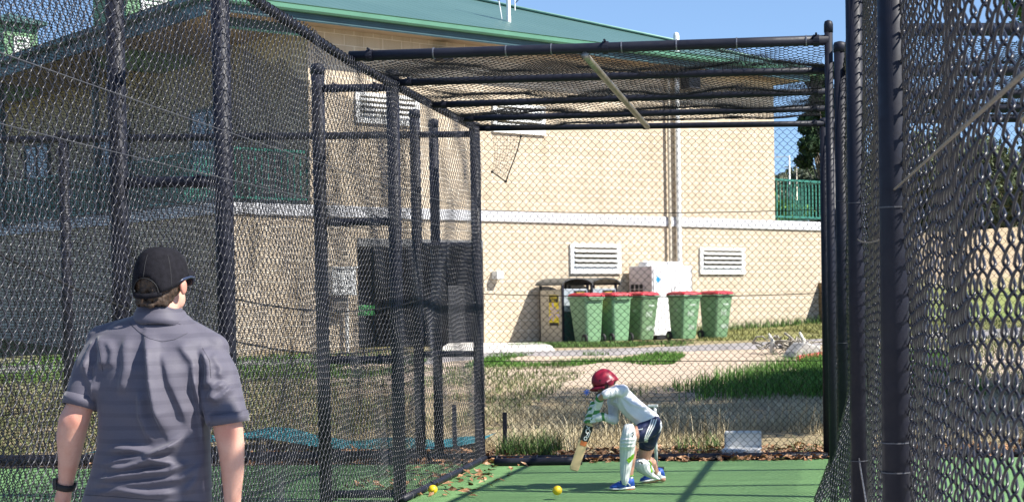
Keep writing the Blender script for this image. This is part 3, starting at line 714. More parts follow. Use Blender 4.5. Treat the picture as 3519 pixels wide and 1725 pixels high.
for u, v in ((1, 0), (1, 1), (0, 1)): mb.ell(bil(u, v), (.013, .013, .013), None, 8, 6)
mb.build('edge_cord', 'cord', torn)
# ================================================================== BY THE WALL
def frame(px, py, d):
    """empty-style local frame: origin on the ground under photo column px at depth d, axes along/out of the facade"""
    p = PX(px, py, d); z = float(gz(p[0], p[1])); return (p[0], p[1], z)
def text_obj(body, size, parent, loc, rot, mat, name='lettering', extrude=.001, bold=0, align='CENTER'):
    cu = bpy.data.curves.new('t', 'FONT'); cu.body = body; cu.size = size; cu.extrude = extrude; cu.offset = bold
    cu.align_x = align; cu.align_y = 'CENTER'
    o = bpy.data.objects.new('t', cu); col.objects.link(o); bpy.context.view_layer.update()
    me = bpy.data.meshes.new_from_object(o.evaluated_get(bpy.context.evaluated_depsgraph_get())); bpy.data.objects.remove(o); bpy.data.curves.remove(cu)
    me.materials.clear(); me.materials.append(MAT[mat] if isinstance(mat, str) else mat); me.name = name
    o = bpy.data.objects.new(name, me); col.objects.link(o); o.parent = parent; o.location = loc; o.rotation_euler = rot; return o
MAT['bingreen'] = plain('faded_green_plastic', (.125, .26, .125), .42, .14, 5)
def _tint(m):
    t = m.node_tree; b = t.nodes['Principled BSDF']; src = b.inputs['Base Color'].links[0].from_socket; oi = t.nodes.new('ShaderNodeObjectInfo')
    hs = t.nodes.new('ShaderNodeHueSaturation'); mr = t.nodes.new('ShaderNodeMapRange'); mr.inputs[3].default_value = .8; mr.inputs[4].default_value = 1.2
    mh = t.nodes.new('ShaderNodeMapRange'); mh.inputs[3].default_value = .475; mh.inputs[4].default_value = .505
    t.links.new(oi.outputs['Random'], mr.inputs[0]); t.links.new(oi.outputs['Random'], mh.inputs[0]); t.links.new(mr.outputs[0], hs.inputs['Value']); t.links.new(mh.outputs[0], hs.inputs['Hue']); hs.inputs['Saturation'].default_value = .9
    t.links.new(src, hs.inputs['Color']); t.links.new(hs.outputs[0], b.inputs['Base Color'])
_tint(MAT['bingreen'])
MAT['binred'] = plain('red_lid_plastic', (.40, .012, .03), .4, .1, 6)
MAT['scrawl'] = plain('white_marker_paint', (.45, .52, .45), .7)
def make_bin(writing, back_out):
    """local: x along the wall, -y towards us (outwards)"""
    b = empty('wheelie_bin'); sg = -1 if back_out else 1       # sg: +y local of bin front
    H = .96
    def ring(w, d, z, cy=0, r=.07):
        out = []
        for sx, sy, a0 in ((1, 1, 0), (-1, 1, 90), (-1, -1, 180), (1, -1, 270)):
            for a in (0, 30, 60, 90):
                out.append((sx*(w/2-r)+r*math.cos(R(a0+a)), cy+sy*(d/2-r)+r*math.sin(R(a0+a)), z))
        return out
    mb = MB(); mb.rings([ring(.42, .47, .03, .05), ring(.44, .49, .06, .05), ring(.545, .66, .86), ring(.55, .665, .90), ring(.60, .73, .905), ring(.60, .73, .95), ring(.56, .68, .952)])
    body = mb.build('body', 'bingreen', b, smooth=False, bevel=.004)
    mb = MB()   # rim lugs and handle bar at the back (+y)
    mb.box((0, .375, .915), (.40, .06, .05))
    mb.tube([(-.24, .40, .93), (.24, .40, .93)], .016, 10)
    mb.build('handle', 'bingreen', b, smooth=False)
    mb = MB(); mb.rings([ring(.585, .72, .955, -.0), ring(.595, .73, .975, -.0), ring(.55, .68, 1.005), ring(.40, .5, 1.03), ring(.2, .25, 1.035)])
    for x in (-.2, .2): mb.tube([(x-.05, .38, .965), (x+.05, .38, .965)], .022, 10)
    mb.box((0, -.372, .965), (.26, .05, .02)); mb.build('lid', 'binred', b, bevel=.006)
    for s in (-1, 1):
        mb = MB(); prof = [(.0, -.03), (.085, -.03), (.1, -.015), (.1, .015), (.085, .03), (0, .03)]
        rr = [[(s*.27+dx, .27+r*math.cos(t), .10+r*math.sin(t)) for t in np.linspace(0, 2*math.pi, 20, endpoint=False)] for r, dx in [(.02, -.032), (.085, -.032), (.1, -.018), (.1, .018), (.085, .032), (.02, .032)]]
        mb.rings(rr); w = mb.build('wheel', 'rubber', b)
        mb = MB(); mb.tube([(s*.27-.034, .27, .10), (s*.27+.034, .27, .10)], .045, 12); mb.build('hub', 'bingreen', w)
    mb = MB(); mb.cyl((-.26, .27, .1), (.26, .27, .1), .013, 8); mb.build('axle', 'post', b)
    slope = math.atan2(.095, .8)
    if writing:
        text_obj(writing[0], .17, b, (0, -.283, .56), (R(90)+.168, 0, R(3)), 'scrawl', bold=.002); text_obj(writing[1], .14, b, (0.0, -.234, .27), (R(90)+.168, 0, R(-4)), 'scrawl', bold=.002)
        mb = MB(); mb.box((.04, -.312, .745), (.17, .004, .035)); mb.build('sticker', 'scrawl', b)
    # moulded instruction lines on the side
    for k in range(6):
        mb = MB(); mb.box((-.262+k*.006, -.02, .66-k*.03), (.004, .13-.02*(k % 2), .012)); mb.build('moulded_text_line', 'scrawl', b)
    return b
bins = [(2015, 32.0, True, None, 'green wheelie bin with red lid, handle side out, beside the recycling shelter', 2),
        (2112, 32.4, True, None, 'green wheelie bin with red lid, middle of the three left bins', -3),
        (2206, 32.85, False, ('NE', 'OMN'), 'green red-lidded wheelie bin marked with white scrawl, just left of the white cabinet', 2),
        (2352, 33.15, False, ('NE', 'OM'), 'green red-lidded wheelie bin right of white cabinet, its front in shade', -4),
        (2461, 33.55, False, ('NE', 'OMN'), 'green wheelie bin with red lid and white scrawl, rightmost of the row', 3)]
for px, d, back, wr, lab, rz in bins:
    b = make_bin(wr, back); x, y, z = frame(px, 1100, d)
    b.location = (x, y, z+.005); b.rotation_euler = (0, 0, BROT + R(rz) + (math.pi if back else 0)); b.scale = (.85, .85, .98)
    tag(b, lab, 'wheelie bin', 'green wheelie bins with red lids along the wall')
# white cabinet
MAT['cabwhite'] = plain('white_enamel', (.80, .79, .78), .4, .04, 3)
MAT['cabshade'] = plain('shade_tinted_enamel', (.55, .46, .45), .5, .06, 4)  # white enamel with the shade of the sunless side put into its colour
cx, cy, cz = frame(2243, 1100, 33.95)
cab = empty('cooling_cabinet', (cx, cy, cz), BROT, 'tall white cooling cabinet with side grille between two groups of bins', 'cabinet')
mb = MB(); mb.box2((.0, .0, .08), (1.12, .78, 1.56)); mb.build('casing', 'cabwhite', cab, bevel=.012)
mb = MB()
for x in (.02, .52, .60, 1.09): mb.box2((x, -.004, .1 if x < .1 or x > 1 else .1), (x+.022, .0-.0005, 1.53 if x < .1 or x > 1 else 1.12))
mb.build('panel_seam', plain('seam_grey', (.16, .15, .16), .6), cab)
mb = MB(); mb.box2((-.006, .01, .1), (-.001, .77, 1.54)); mb.build('side_panel', 'cabshade', cab)
mb = MB(); mb.box2((-.012, .28, .72), (-.007, .72, 1.18)); gr = mb.build('grille', 'dark', cab)
mb = MB()
for k in range(4): mb.box2((-.022, .28+k*.147-.01, .72), (-.012, .28+k*.147+.01, 1.18))
for k in range(5): mb.box2((-.0215, .27, .72+k*.115-.008), (-.0125, .73, .72+k*.115+.008))
mb.build('grille_bars', 'cabshade', gr)
for x in (.28, .84):
    mb = MB()
    for r in (.24, .17, .1): 
        t = np.linspace(0, 2*math.pi, 25); mb.tube(np.stack([x+r*np.cos(t), .39+r*np.sin(t), 0*t+1.64], -1), .012, 5)
    for k in range(8):
        a = k*math.pi/4; mb.tube([(x+.26*math.cos(a), .39+.26*math.sin(a), 1.56), (x+.24*math.cos(a), .39+.24*math.sin(a), 1.64), (x, .39, 1.66)], .01, 5)
    mb.rings([[(x+r*math.cos(t), .39+r*math.sin(t), z) for t in np.linspace(0, 2*math.pi, 20, endpoint=False)] for r, z in ((.27, 1.55), (.26, 1.63), (.23, 1.63), (.22, 1.56))], caps=False)
    mb.build('fan_guard', 'cabwhite', cab)
mb = MB(); mb.box2((.08, -.01, .94), (.17, -.004, 1.05)); st_ = MB()
for k in range(4):
    a = R(20+45*k); st_.box((.16, -.006, 1.27), (.15-.03*(k % 2), .004, .022), [(math.cos(a), 0, math.sin(a)), (0, 1, 0), (-math.sin(a), 0, math.cos(a))])
st_.build('blue_star_emblem', plain('bright_blue_decal', (.02, .32, .6), .5), cab)
mb = MB(); mb.box2((.1, -.02, .0), (1.0, .7, .08)); mb.build('plinth', 'dark', cab)
# recycling shelters
MAT['shtan'] = plain('tan_panel', (.42, .37, .28), .6, .08, 5)
MAT['shgrey'] = plain('blue_grey_panel', (.30, .34, .37), .6, .08, 5)
MAT['shgreen'] = plain('deep_green_panel', (.02, .06, .05), .5, .1, 5)
MAT['yellow'] = plain('yellow_print', (.75, .58, .02), .5, .04, 9)
MAT['ink'] = plain('black_print', (.012, .012, .012), .6)
MAT['mauve'] = plain('mauve_print', (.5, .4, .48), .6, .3, 40)
def shelter(px, d, lab, art):
    x, y, z = frame(px, 1100, d); s = empty('recycling_shelter', (x, y, z), BROT, lab, 'bin shelter', 'recycling shelters by the wall')
    w, dp = .66, .80
    mb = MB(); mb.box2((0, .02, 0.02), (.035, dp, 1.08)); mb.box2((w-.035, .02, .02), (w, dp, 1.08)); mb.box2((.035, dp-.03, .02), (w-.035, dp, 1.08)); mb.build('side_panels', 'shtan', s, bevel=.004)
    mb = MB(); mb.box2((.035, .0, .64), (w-.035, .03, 1.10)); mb.build('upper_door', 'shgrey', s, bevel=.006)
    mb = MB(); mb.box2((.035, .0, .03), (w-.035, .03, .635)); mb.build('lower_door', 'shgreen', s, bevel=.006)
    for cx_, cy_ in ((.02, .02), (w-.02, .02), (.02, dp-.02), (w-.02, dp-.02)):
        mb = MB(); mb.box((cx_, cy_, .615), (.04, .04, 1.19)); mb.build('leg', 'post', s)
    # arched lid
    n = 14; out = []; inn = []
    for i in range(n+1):
        a = math.pi*i/n; out.append((w/2-(w/2+.06)*math.cos(a), 1.17+.15*math.sin(a))); inn.append((w/2-(w/2+.035)*math.cos(a), 1.17+.125*math.sin(a)))
    mb = MB(); mb.prism(out+inn[::-1], (0, -.08, 0), (1, 0, 0), (0, 0, 1), (0, 1, 0), dp+.14); mb.build('arched_roof', plain('dark_grey_arched_sheet', (.07, .075, .075), .45), s, smooth=False)
    # header label on the door
    mb = MB(); mb.box2((.28, -.004, .93), (.6, -.001, 1.06)); h = mb.build('door_sign', 'ink', s)
    text_obj('recycle', .075, h, (.44, -.006, 1.015), (R(90), 0, 0), 'yellow', bold=.001); text_obj('here!', .06, h, (.44, -.006, .957), (R(90), 0, 0), 'yellow', bold=.001)
    mb = MB(); mb.box2((.28, -.004, .66), (.6, -.001, .925)); mb.build('door_poster', 'yellow', s)
    if art:
        mb = MB(); mb.box2((-.004, .13, .36), (-.001, .46, .98)); p = mb.build('side_poster', 'yellow', s)
        mb = MB(); mb.box2((-.007, .14, .83), (-.004, .45, .97)); mb.box2((-.007, .14, .36), (-.004, .45, .42)); mb.build('poster_band', 'ink', p)
        text_obj('recycle', .085, p, (-.009, .295, .925), (R(90), 0, R(-90)), 'yellow', bold=.001); text_obj('here', .07, p, (-.009, .295, .862), (R(90), 0, R(-90)), 'yellow', bold=.001)
        mb = MB()
        for k in range(9):
            a = k*2*math.pi/9; L = .11+.035*(k % 3); mb.prism([(0, 0), (L*math.cos(a-.22), L*math.sin(a-.22)), (L*1.25*math.cos(a), L*1.25*math.sin(a)), (L*math.cos(a+.22), L*math.sin(a+.22))], (-.007, .295, .62), (0, 1, 0), (0, 0, 1), (1, 0, 0), .003-.0002*k)
        mb.build('poster_burst', 'mauve', p)
        mb = MB(); mb.box2((-.005, .08, .86), (-.001, .12, .98)); mb.build('small_notice', 'white', s)
    return s
shelter(1934, 32.2, 'tan recycling shelter with arched roof and yellow poster on its side, leftmost against wall', True)
shelter(2034, 32.75, 'grey recycling shelter with arched roof, half hidden behind the left bins', False)

# ================================================================== CLOSER GROUND
# white plastic box behind the end fence
p = PX(2550, 1588, 14.55); bx_ = empty('plastic_step', (p[0], 14.55, -.01), R(-4), 'white plastic L-shaped step lying behind the end fence on leaf litter', 'plastic step')
mb = MB(); mb.box((0, .1, .11), (.34, .05, .22)); mb.build('back_panel', 'whiteplastic', bx_, bevel=.02)
mb = MB(); mb.box((0, 0, .045), (.35, .2, .05)); mb.box((0, -.08, .01), (.30, .03, .06)); mb.build('ledge', 'whiteplastic', bx_, bevel=.012)
# stump target
p = PX(2256, 1600, 13.3); stx = p[0]
st = empty('cricket_stumps', (stx, 13.3, .004), 0, 'white plastic stump set standing behind the crouching batter', 'stumps')
mb = MB(); mb.tube([(0, 0, .02), (-.004, 0, .3), (-.006, 0, .53)], .014, 10); mb.build('stump', 'whiteplastic', st, smooth=True)
mb = MB(); mb.box((-.022, 0, .535), (.085, .03, .022)); mb.build('bail', 'whiteplastic', st, bevel=.005)
mb = MB(); mb.box((-.02, 0, .012), (.16, .10, .022)); mb.build('base', 'post', st, bevel=.006)
# balls
MAT['ball'] = plain('yellow_dimpled_rubber', (.80, .55, .02), .45, .06, 30)
def ball(px, py, z, lab):
    d = 11.5
    for _ in range(20):
        d = d*1.0; q = PX(px, py, d); e = q[2]-z
        d += e*d/(CAMH-z+1e-6) if True else 0
    q = PX(px, py, d); mb = MB(); r = .0345
    mb.ell((0, 0, 0), (r, r, r), None, 32, 20); o = mb.build('cricket_ball', 'ball', None, smooth=True); o.location = q
    V = getco(o); n_ = V/np.linalg.norm(V, axis=1)[:, None]; setco(o, V*(1-.012*(np.sin(n_[:, :1]*26)*np.sin(n_[:, 2:]*26) > .55)))
    tag(o, lab, 'ball', 'yellow practice balls'); return o
ball(1915, 1684, .07, 'yellow dimpled ball bouncing just above the turf in front of the bat')
ball(1487, 1681, .039, 'yellow dimpled ball lying on the turf by the left fence rail')
# stakes
def stake(px, py0, py1, d, lab):
    p0 = PX(px, py1, d); p1 = PX(px, py0, d); z0 = float(gz(0, d))-.03
    o = MB(); x = p0[0]; o.box((x, d, (z0+p1[2])/2), (.04, .012, p1[2]-z0)); o.box((x, d+.014, (z0+p1[2])/2), (.01, .03, p1[2]-z0-.01))
    m_ = o.build('metal_stake', 'post', None, bevel=.002); tag(m_, lab, 'stake', 'short dark stakes in the grass')
stake(1736, 1416, 1520, 15.0, 'short dark metal stake in dry grass just right of the corner post')
stake(1563, 1390, 1520, 15.1, 'short dark metal stake behind the double fence, left of the corner post')
# teal tarpaulin lying behind the left lane
MAT['tarp'] = plain('teal_woven_tarpaulin', (.02, .15, .18), .6, .3, 18, bump=.3, bscale=40)
tp_ = sheet('tarpaulin', lambda s, z: np.stack([s, z+.1*np.sin(s*2), gz(s, z)+.07+.04*np.sin(s*5)*np.sin(z*7)+.05*np.sin(s*2.2+1)], -1), -6.9, -3.15, 15.2, 15.9, 60, 14, 'tarp')
tag(tp_, 'crumpled teal tarpaulin on the ground behind the left lane', 'tarpaulin')
# debris heap on the right by the path
MAT['deadwood'] = plain('bleached_dead_wood', (.30, .27, .22), .9, .3, 20)
q = GP(2760, 1222)
ob = MB(); ob.prism([(-.28, 0), (.26, .0), (.24, .20), (-.05, .26), (-.22, .10)], (0, -.2, -.03), (1, 0, 0), (0, 0, 1), (0, 1, 0), .5)
cb = ob.build('concrete_lump', plain('weathered_concrete', (.40, .38, .35), .9, .2, 6), None, bevel=.03); cb.location = q; cb.rotation_euler = (0, 0, .4); tag(cb, 'broken pale concrete lump beside dead branches near the path', 'concrete lump')
q = GP(2715, 1212); heap = empty('branch_heap', q, 0, 'heap of grey dead branches beside the asphalt path, right of the bins', 'dead branches')
for k in range(26):
    mb = MB(); a = RNG.uniform(0, 6.28); L = RNG.uniform(.25, .7); c = RNG.normal(0, .22, 2); zz = RNG.uniform(0, .22)
    pts = [(c[0]+L*(t-.5)*math.cos(a)+RNG.normal(0, .03), c[1]+L*(t-.5)*math.sin(a)+RNG.normal(0, .03), zz+RNG.normal(0, .05)+.06) for t in np.linspace(0, 1, 5)]
    mb.tube(pts, np.linspace(.022, .008, 5), 6); mb.build('branch', 'deadwood', heap, smooth=True)
for x, h in ((-.32, .34), (.22, .36)):
    mb = MB(); mb.tube([(x, 0, 0), (x+.02, 0, h*.6), (x-.05, .02, h)], [.04, .035, .02], 8); mb.build('branch', plain('pale_stick', (.6, .58, .52), .8), heap, smooth=True)
q0 = GP(2740, 1236); q1 = GP(2900, 1226); mb = MB(); mb.tube([q0+(0, 0, .02), q1+(0, 0, .1)], .05, 4)
tag(mb.build('red_plank', plain('faded_red_paint', (.42, .04, .04), .6), None), 'faded red plank lying in the long green grass at right', 'plank')
# ================================================================== VEGETATION
def grass(name, pts, hmin, hmax, wid, lean, mat, lab=None, seg=3, droop=.6):
    n = len(pts); a = RNG.uniform(0, 2*math.pi, n); h = RNG.uniform(hmin, hmax, n); ln = RNG.uniform(.1, 1, n)*lean*h
    dirx = np.cos(a); diry = np.sin(a); px_ = -diry; py_ = dirx; V = []
    for k in range(seg+1):
        t = k/seg; w = wid*(1-t*.92)
        off = ln*t**1.7; zz = h*(t - droop*.35*t**3)
        c = np.stack([pts[:, 0]+dirx*off, pts[:, 1]+diry*off, pts[:, 2]+zz-.01], -1)
        V += [c-np.stack([px_, py_, 0*px_], -1)*w/2, c+np.stack([px_, py_, 0*px_], -1)*w/2]
    V = np.stack(V, 1)          # n, 2(seg+1), 3
    m = 2*(seg+1); base = (np.arange(n)*m)[:, None, None]
    q = np.array([[2*k, 2*k+1, 2*k+3, 2*k+2] for k in range(seg)])[None]
    o = fast_mesh(name, V.reshape(-1, 3), (base+q).reshape(-1, 4), mat, None, False)
    o.data['seed'] = 1
    return tag(o, kind='stuff')
def pts_in(x0, x1, y0, y1, n, clump=0, dens=None):
    P = np.stack([RNG.uniform(x0, x1, n*3), RNG.uniform(y0, y1, n*3)], -1)
    f = np.sin(P[:, 0]*1.9+P[:, 1]*.7)+np.sin(P[:, 1]*2.3-P[:, 0]*1.1)+np.sin(P[:, 0]*4.7+1)*.6
    keep = f > np.quantile(f, clump) if clump else np.ones(len(P), bool)
    if dens is not None: keep &= RNG.uniform(0, 1, len(P)) < dens(P[:, 0], P[:, 1])
    P = P[keep][:n]; return np.column_stack([P, gz(P[:, 0], P[:, 1])+0*P[:, 0]-.02*(P[:, 1] < 15.5)])
def leafmat(name, c, var=.45, scale=3.0, trans=.25):
    nb = NB(name, .7, .25); v = nb.coord(); f = nb.noise(v, scale, 3, .7)
    lo = [x*(1-var) for x in c]; hi = [x*(1+var) for x in c]
    nb.color(nb.ramp(f, [(.3, lo), (.7, hi)]))
    return nb.m
MAT['straw'] = leafmat('dry_straw', (.46, .385, .24), .3, 6)
MAT['strawpale'] = leafmat('pale_seed_stalks', (.50, .43, .28), .25, 6)
MAT['lush'] = leafmat('lush_green_grass', (.075, .17, .025), .4, 4)
MAT['weed'] = leafmat('weedy_green', (.09, .16, .04), .35, 5)
MAT['verge'] = leafmat('sunny_verge_grass', (.27, .27, .10), .4, 2)
MAT['lawn'] = leafmat('dry_green_lawn', (.125, .15, .055), .4, 2)
grass('dry_grass', pts_in(-4.5, 3.2, 15.2, 18.9, 24000, .25), .03, .13, .007, 1.0, 'straw')
grass('dry_stubble', pts_in(-9, 4, 18.5, 23, 16000, .3), .02, .07, .009, 1.2, 'straw')
grass('dry_seed_stalks', pts_in(-2.1, 1.2, 15.6, 17.6, 800, .3), .3, .56, .008, .9, 'strawpale', seg=5, droop=1.3)
grass('dry_seed_stalks', pts_in(-2.95, -2.15, 14.7, 15.9, 260), .25, .5, .008, .8, 'strawpale', seg=5, droop=.9)
grass('green_weeds', pts_in(-2.9, -2.35, 14.5, 15.2, 700), .12, .34, .010, .8, 'weed', seg=4)
grass('green_weeds', pts_in(-1.3, .2, 14.7, 15.4, 260, .5), .08, .24, .010, .8, 'weed', seg=4)
grass('long_green_grass', pts_in(-2.8, 2.2, 19.7, 28.0, 22000, .1, lambda x, y: np.clip((x+2.4-(y-20.5)*.33)/2.2, 0, 1)*np.clip((y-19.7)/1.0, 0, 1)*np.clip((27.8-.55*(1.2-x)-y)/1.5, 0, 1)), .07, .30, .013, .8, 'lush')
grass('green_tufts', pts_in(-5.6, -2.2, 25.6, 28.2, 6000, .45), .03, .12, .014, .8, 'lush')
grass('green_tufts', pts_in(-5.8, -2.0, 30.4, 31.6, 5000, .3), .03, .13, .014, .8, 'weed')
grass('verge_grass', pts_in(-2.4, 2.5, 33.0, 37.6, 12000, .3), .03, .12, .016, .8, 'verge')
grass('wall_foot_grass', np.array([[*FW(s, t, 0)[:2], gz(0, FW(s, t, 0)[1])] for s, t in zip(RNG.uniform(8.5, 15, 1500), RNG.uniform(.02, .5, 1500))]), .06, .3, .016, .5, 'weed')
grass('lawn_grass', pts_in(-13, -3.4, 15, 25.5, 26000, .3), .03, .12, .012, .9, 'lawn')
grass('lawn_grass', pts_in(-14, -6.5, 23.5, 29.0, 9000, .2), .05, .16, .016, .8, 'lush')
grass('side_lawn', pts_in(.6, 6.0, 20, 40, 16000, .2), .03, .12, .016, .9, 'lawn')
# leaf litter
def litter(name, x0, x1, y0, y1, n):
    P = np.stack([RNG.uniform(x0, x1, n), RNG.uniform(y0, y1, n)], -1); z = gz(P[:, 0], P[:, 1])+RNG.uniform(0, .035, n)
    V = []
    for k in range(n):
        a, L = RNG.uniform(0, 6.28), RNG.uniform(.022, .058); t = RNG.normal(0, .5, 2); u = np.array((math.cos(a), math.sin(a), t[0]*.6))*L; w = np.array((-math.sin(a), math.cos(a), t[1]))*L*.42
        c = np.array((P[k, 0], P[k, 1], z[k])); V += [c-u, c+w-u*.1+(0, 0, .008), c+u, c-w-u*.1+(0, 0, .008)]
    o = fast_mesh(name, np.array(V), np.arange(4*n).reshape(n, 4), 'leaf', None, False); return tag(o, kind='stuff')
nb = NB('dead_leaf', .8, .2); ob = nb.noise(nb.coord(), 23, 2, .8); nb.color(nb.ramp(ob, [(.3, (.10, .055, .03)), (.45, (.26, .13, .06)), (.6, (.45, .27, .16)), (.72, (.58, .47, .38))])); MAT['leaf'] = nb.m
litter('leaf_litter', -6.5, 3.5, 14.05, 15.15, 2600); litter('leaf_litter', XB-.1, XA+.5, 11.6, 14.2, 220); litter('leaf_litter', -2.9, .1, 13.92, 14.2, 160)
# trees
def tree(name, lab, x, y, H, crown, rad, mat, n, leaf, trunk_r, seed, group='trees behind the grounds', gaps=.35, base=None, lean=0, extra=()):
    rg = np.random.default_rng(seed); z0 = float(gz(x, y)) if base is None else base
    t = empty(name, (x, y, z0), 0, lab, 'tree', group)
    mb = MB(); top = H*.72; pts = [(lean*u*top+.12*math.sin(3*u+seed), .1*math.sin(4*u+seed*2), u*top-.1) for u in np.linspace(0, 1, 8)]
    mb.tube(pts, np.linspace(trunk_r, trunk_r*.35, 8), 9)
    cl = []
    for k in range(crown):
        a = rg.uniform(0, 6.28); rr = rg.uniform(.2, 1)**.6; h = rg.uniform(-.9, 1)
        f = math.sqrt(max(0, 1-h*h*.8)); c = np.array((rr*f*math.cos(a)*rad[0]+lean*top, rr*f*math.sin(a)*rad[1], H-rad[2]+h*rad[2])); cl.append(c)
        i = min(7, max(2, int(7*min(1, (c[2]-.5)/top*.75)))); s = np.array(pts[i]); m_ = (s+c)/2+(0, 0, -.06*H*rg.uniform(0, 1))
        mb.tube([s, m_, c], [trunk_r*.3, trunk_r*.2, trunk_r*.06], 5)
    for ex in extra:
        c = np.array(ex); cl.append(c); mb.tube([pts[5], (np.array(pts[5])+c)/2+(0, 0, .5), c], [trunk_r*.3, trunk_r*.15, .015], 5)
    mb.build('trunk', 'bark', t, smooth=True)
    V = []; per = n//crown
    for c in cl:
        cr = rad[0]*rg.uniform(.24, .46) if c[0] > -3.4 or not extra else .55
        d = rg.normal(0, 1, (per, 3)); d /= np.linalg.norm(d, axis=1)[:, None]; q = c + d*cr*(rg.uniform(.15, 1, (per, 1))**.5)*np.array((1, 1, .75))
        u = rg.normal(0, 1, (per, 3)); u /= np.linalg.norm(u, axis=1)[:, None]; w = np.cross(u, rg.normal(0, 1, (per, 3))); w /= np.linalg.norm(w, axis=1)[:, None]
        s = leaf*rg.uniform(.6, 1.3, (per, 1)); u = u*s; w = w*s*.45
        V.append(np.stack([q-u, q+w, q+u, q-w], 1))
    V = np.concatenate(V).reshape(-1, 3); fast_mesh('crown', V, np.arange(len(V)).reshape(-1, 4), mat, t, False)
    return t
MAT['bark'] = plain('grey_brown_bark', (.16, .13, .10), .9, .3, 6, bump=.5, bscale=12)
MAT['gum'] = leafmat('olive_gum_leaves', (.085, .105, .05), .5, 1.2)
MAT['pine'] = leafmat('dark_pine_leaves', (.025, .05, .018), .5, 1.5)
MAT['bright'] = leafmat('bright_green_leaves', (.10, .19, .03), .4, 1.0)
MAT['grey_gum'] = leafmat('grey_green_leaves', (.15, .165, .11), .4, 1.0)
def at(px, d): return float(PX(px, 900, d)[0])
tree('pine_tree', 'dark pine at the right end of the building, beside the corner post', at(2858, 75), 75, 11.0, 60, (1.45, 2.2, 4.8), 'pine', 20000, .16, .3, 1)
tree('gum_tree', 'grey-green gum tree above the green railing, left of the dark pine', at(2735, 100), 100, 8.0, 26, (2.2, 3, 2.6), 'grey_gum', 9000, .17, .3, 2)
tree('gum_tree', 'taller olive gum tree behind the grey-green one', at(2800, 120), 120, 10.2, 26, (2.6, 3, 3.2), 'gum', 7000, .2, .3, 3)
tree('gum_tree', 'small pale tree right against the end of the beige wall', at(2672, 110), 110, 8.6, 18, (1.2, 2, 3.0), 'grey_gum', 5000, .18, .25, 4)
tree('leafy_bush', 'bright green bush behind the green railing by the wall end', at(2680, 60), 60, 4.6, 14, (1.0, 1.2, 1.5), 'bright', 3500, .11, .12, 5)
k = 10
for px, d, H, w, mt, lab in ((2985, 80, 4.6, 3.0, 'gum', 'olive tree seen through the right fence, first after the corner posts'), (3110, 82, 4.3, 3.4, 'gum', 'olive tree seen through the right fence beside the nearest post'),
                         (3230, 80, 5.2, 3.4, 'gum', 'dark tree seen through the middle of the right-hand mesh'), (3370, 83, 4.6, 3.6, 'gum', 'olive tree seen through the right-hand mesh near the frame edge'),
                         (3500, 80, 5.2, 3.6, 'gum', 'dark tree at the right edge of the frame behind the mesh')):
    k += 1; tree('gum_tree', lab, at(px, d), d, H, 22, (w, 3, H*.42), mt, 7000, .2, .25, k, base=float(bank_z(at(px, 84), 84))-.3)
tree('shade_tree', 'leafy tree whose branch tips reach the top right corner', 7.4, 17.2, 10.0, 40, (3.3, 2.4, 2.3), 'bright', 30000, .085, .2, 40, None, extra=((-4.75, .3, 4.55), (-4.3, .1, 4.9), (-3.6, 0, 5.4)))
tree('shade_tree', 'broad tree beyond the right edge shading the long grass', 8.4, 19.4, 8.6, 32, (2.6, 2.0, 2.0), 'bright', 18000, .09, .2, 41, None)
# light poles
for px, y0, d, lab in ((2717, 535, 85, 'tall white light pole behind the green railing'), (2741, 570, 95, 'thin grey light pole right of the white one')):
    x = at(px, d); zt = float(PX(px, y0, d)[2]); lp = empty('light_pole', (x, d, .9), 0, lab, 'light pole')
    mb = MB(); mb.tube([(0, 0, -.2), (0, 0, zt-.9)], [.07, .04], 8); mb.build('pole', 'white' if px < 2730 else 'galv', lp, smooth=True)
    mb = MB(); mb.box((-.35, 0, zt-.95), (.7, .04, .03)); mb.box((-.6, 0, zt-.99), (.25, .08, .03)); mb.build('lamp_head', 'white' if px < 2730 else 'galv', lp)
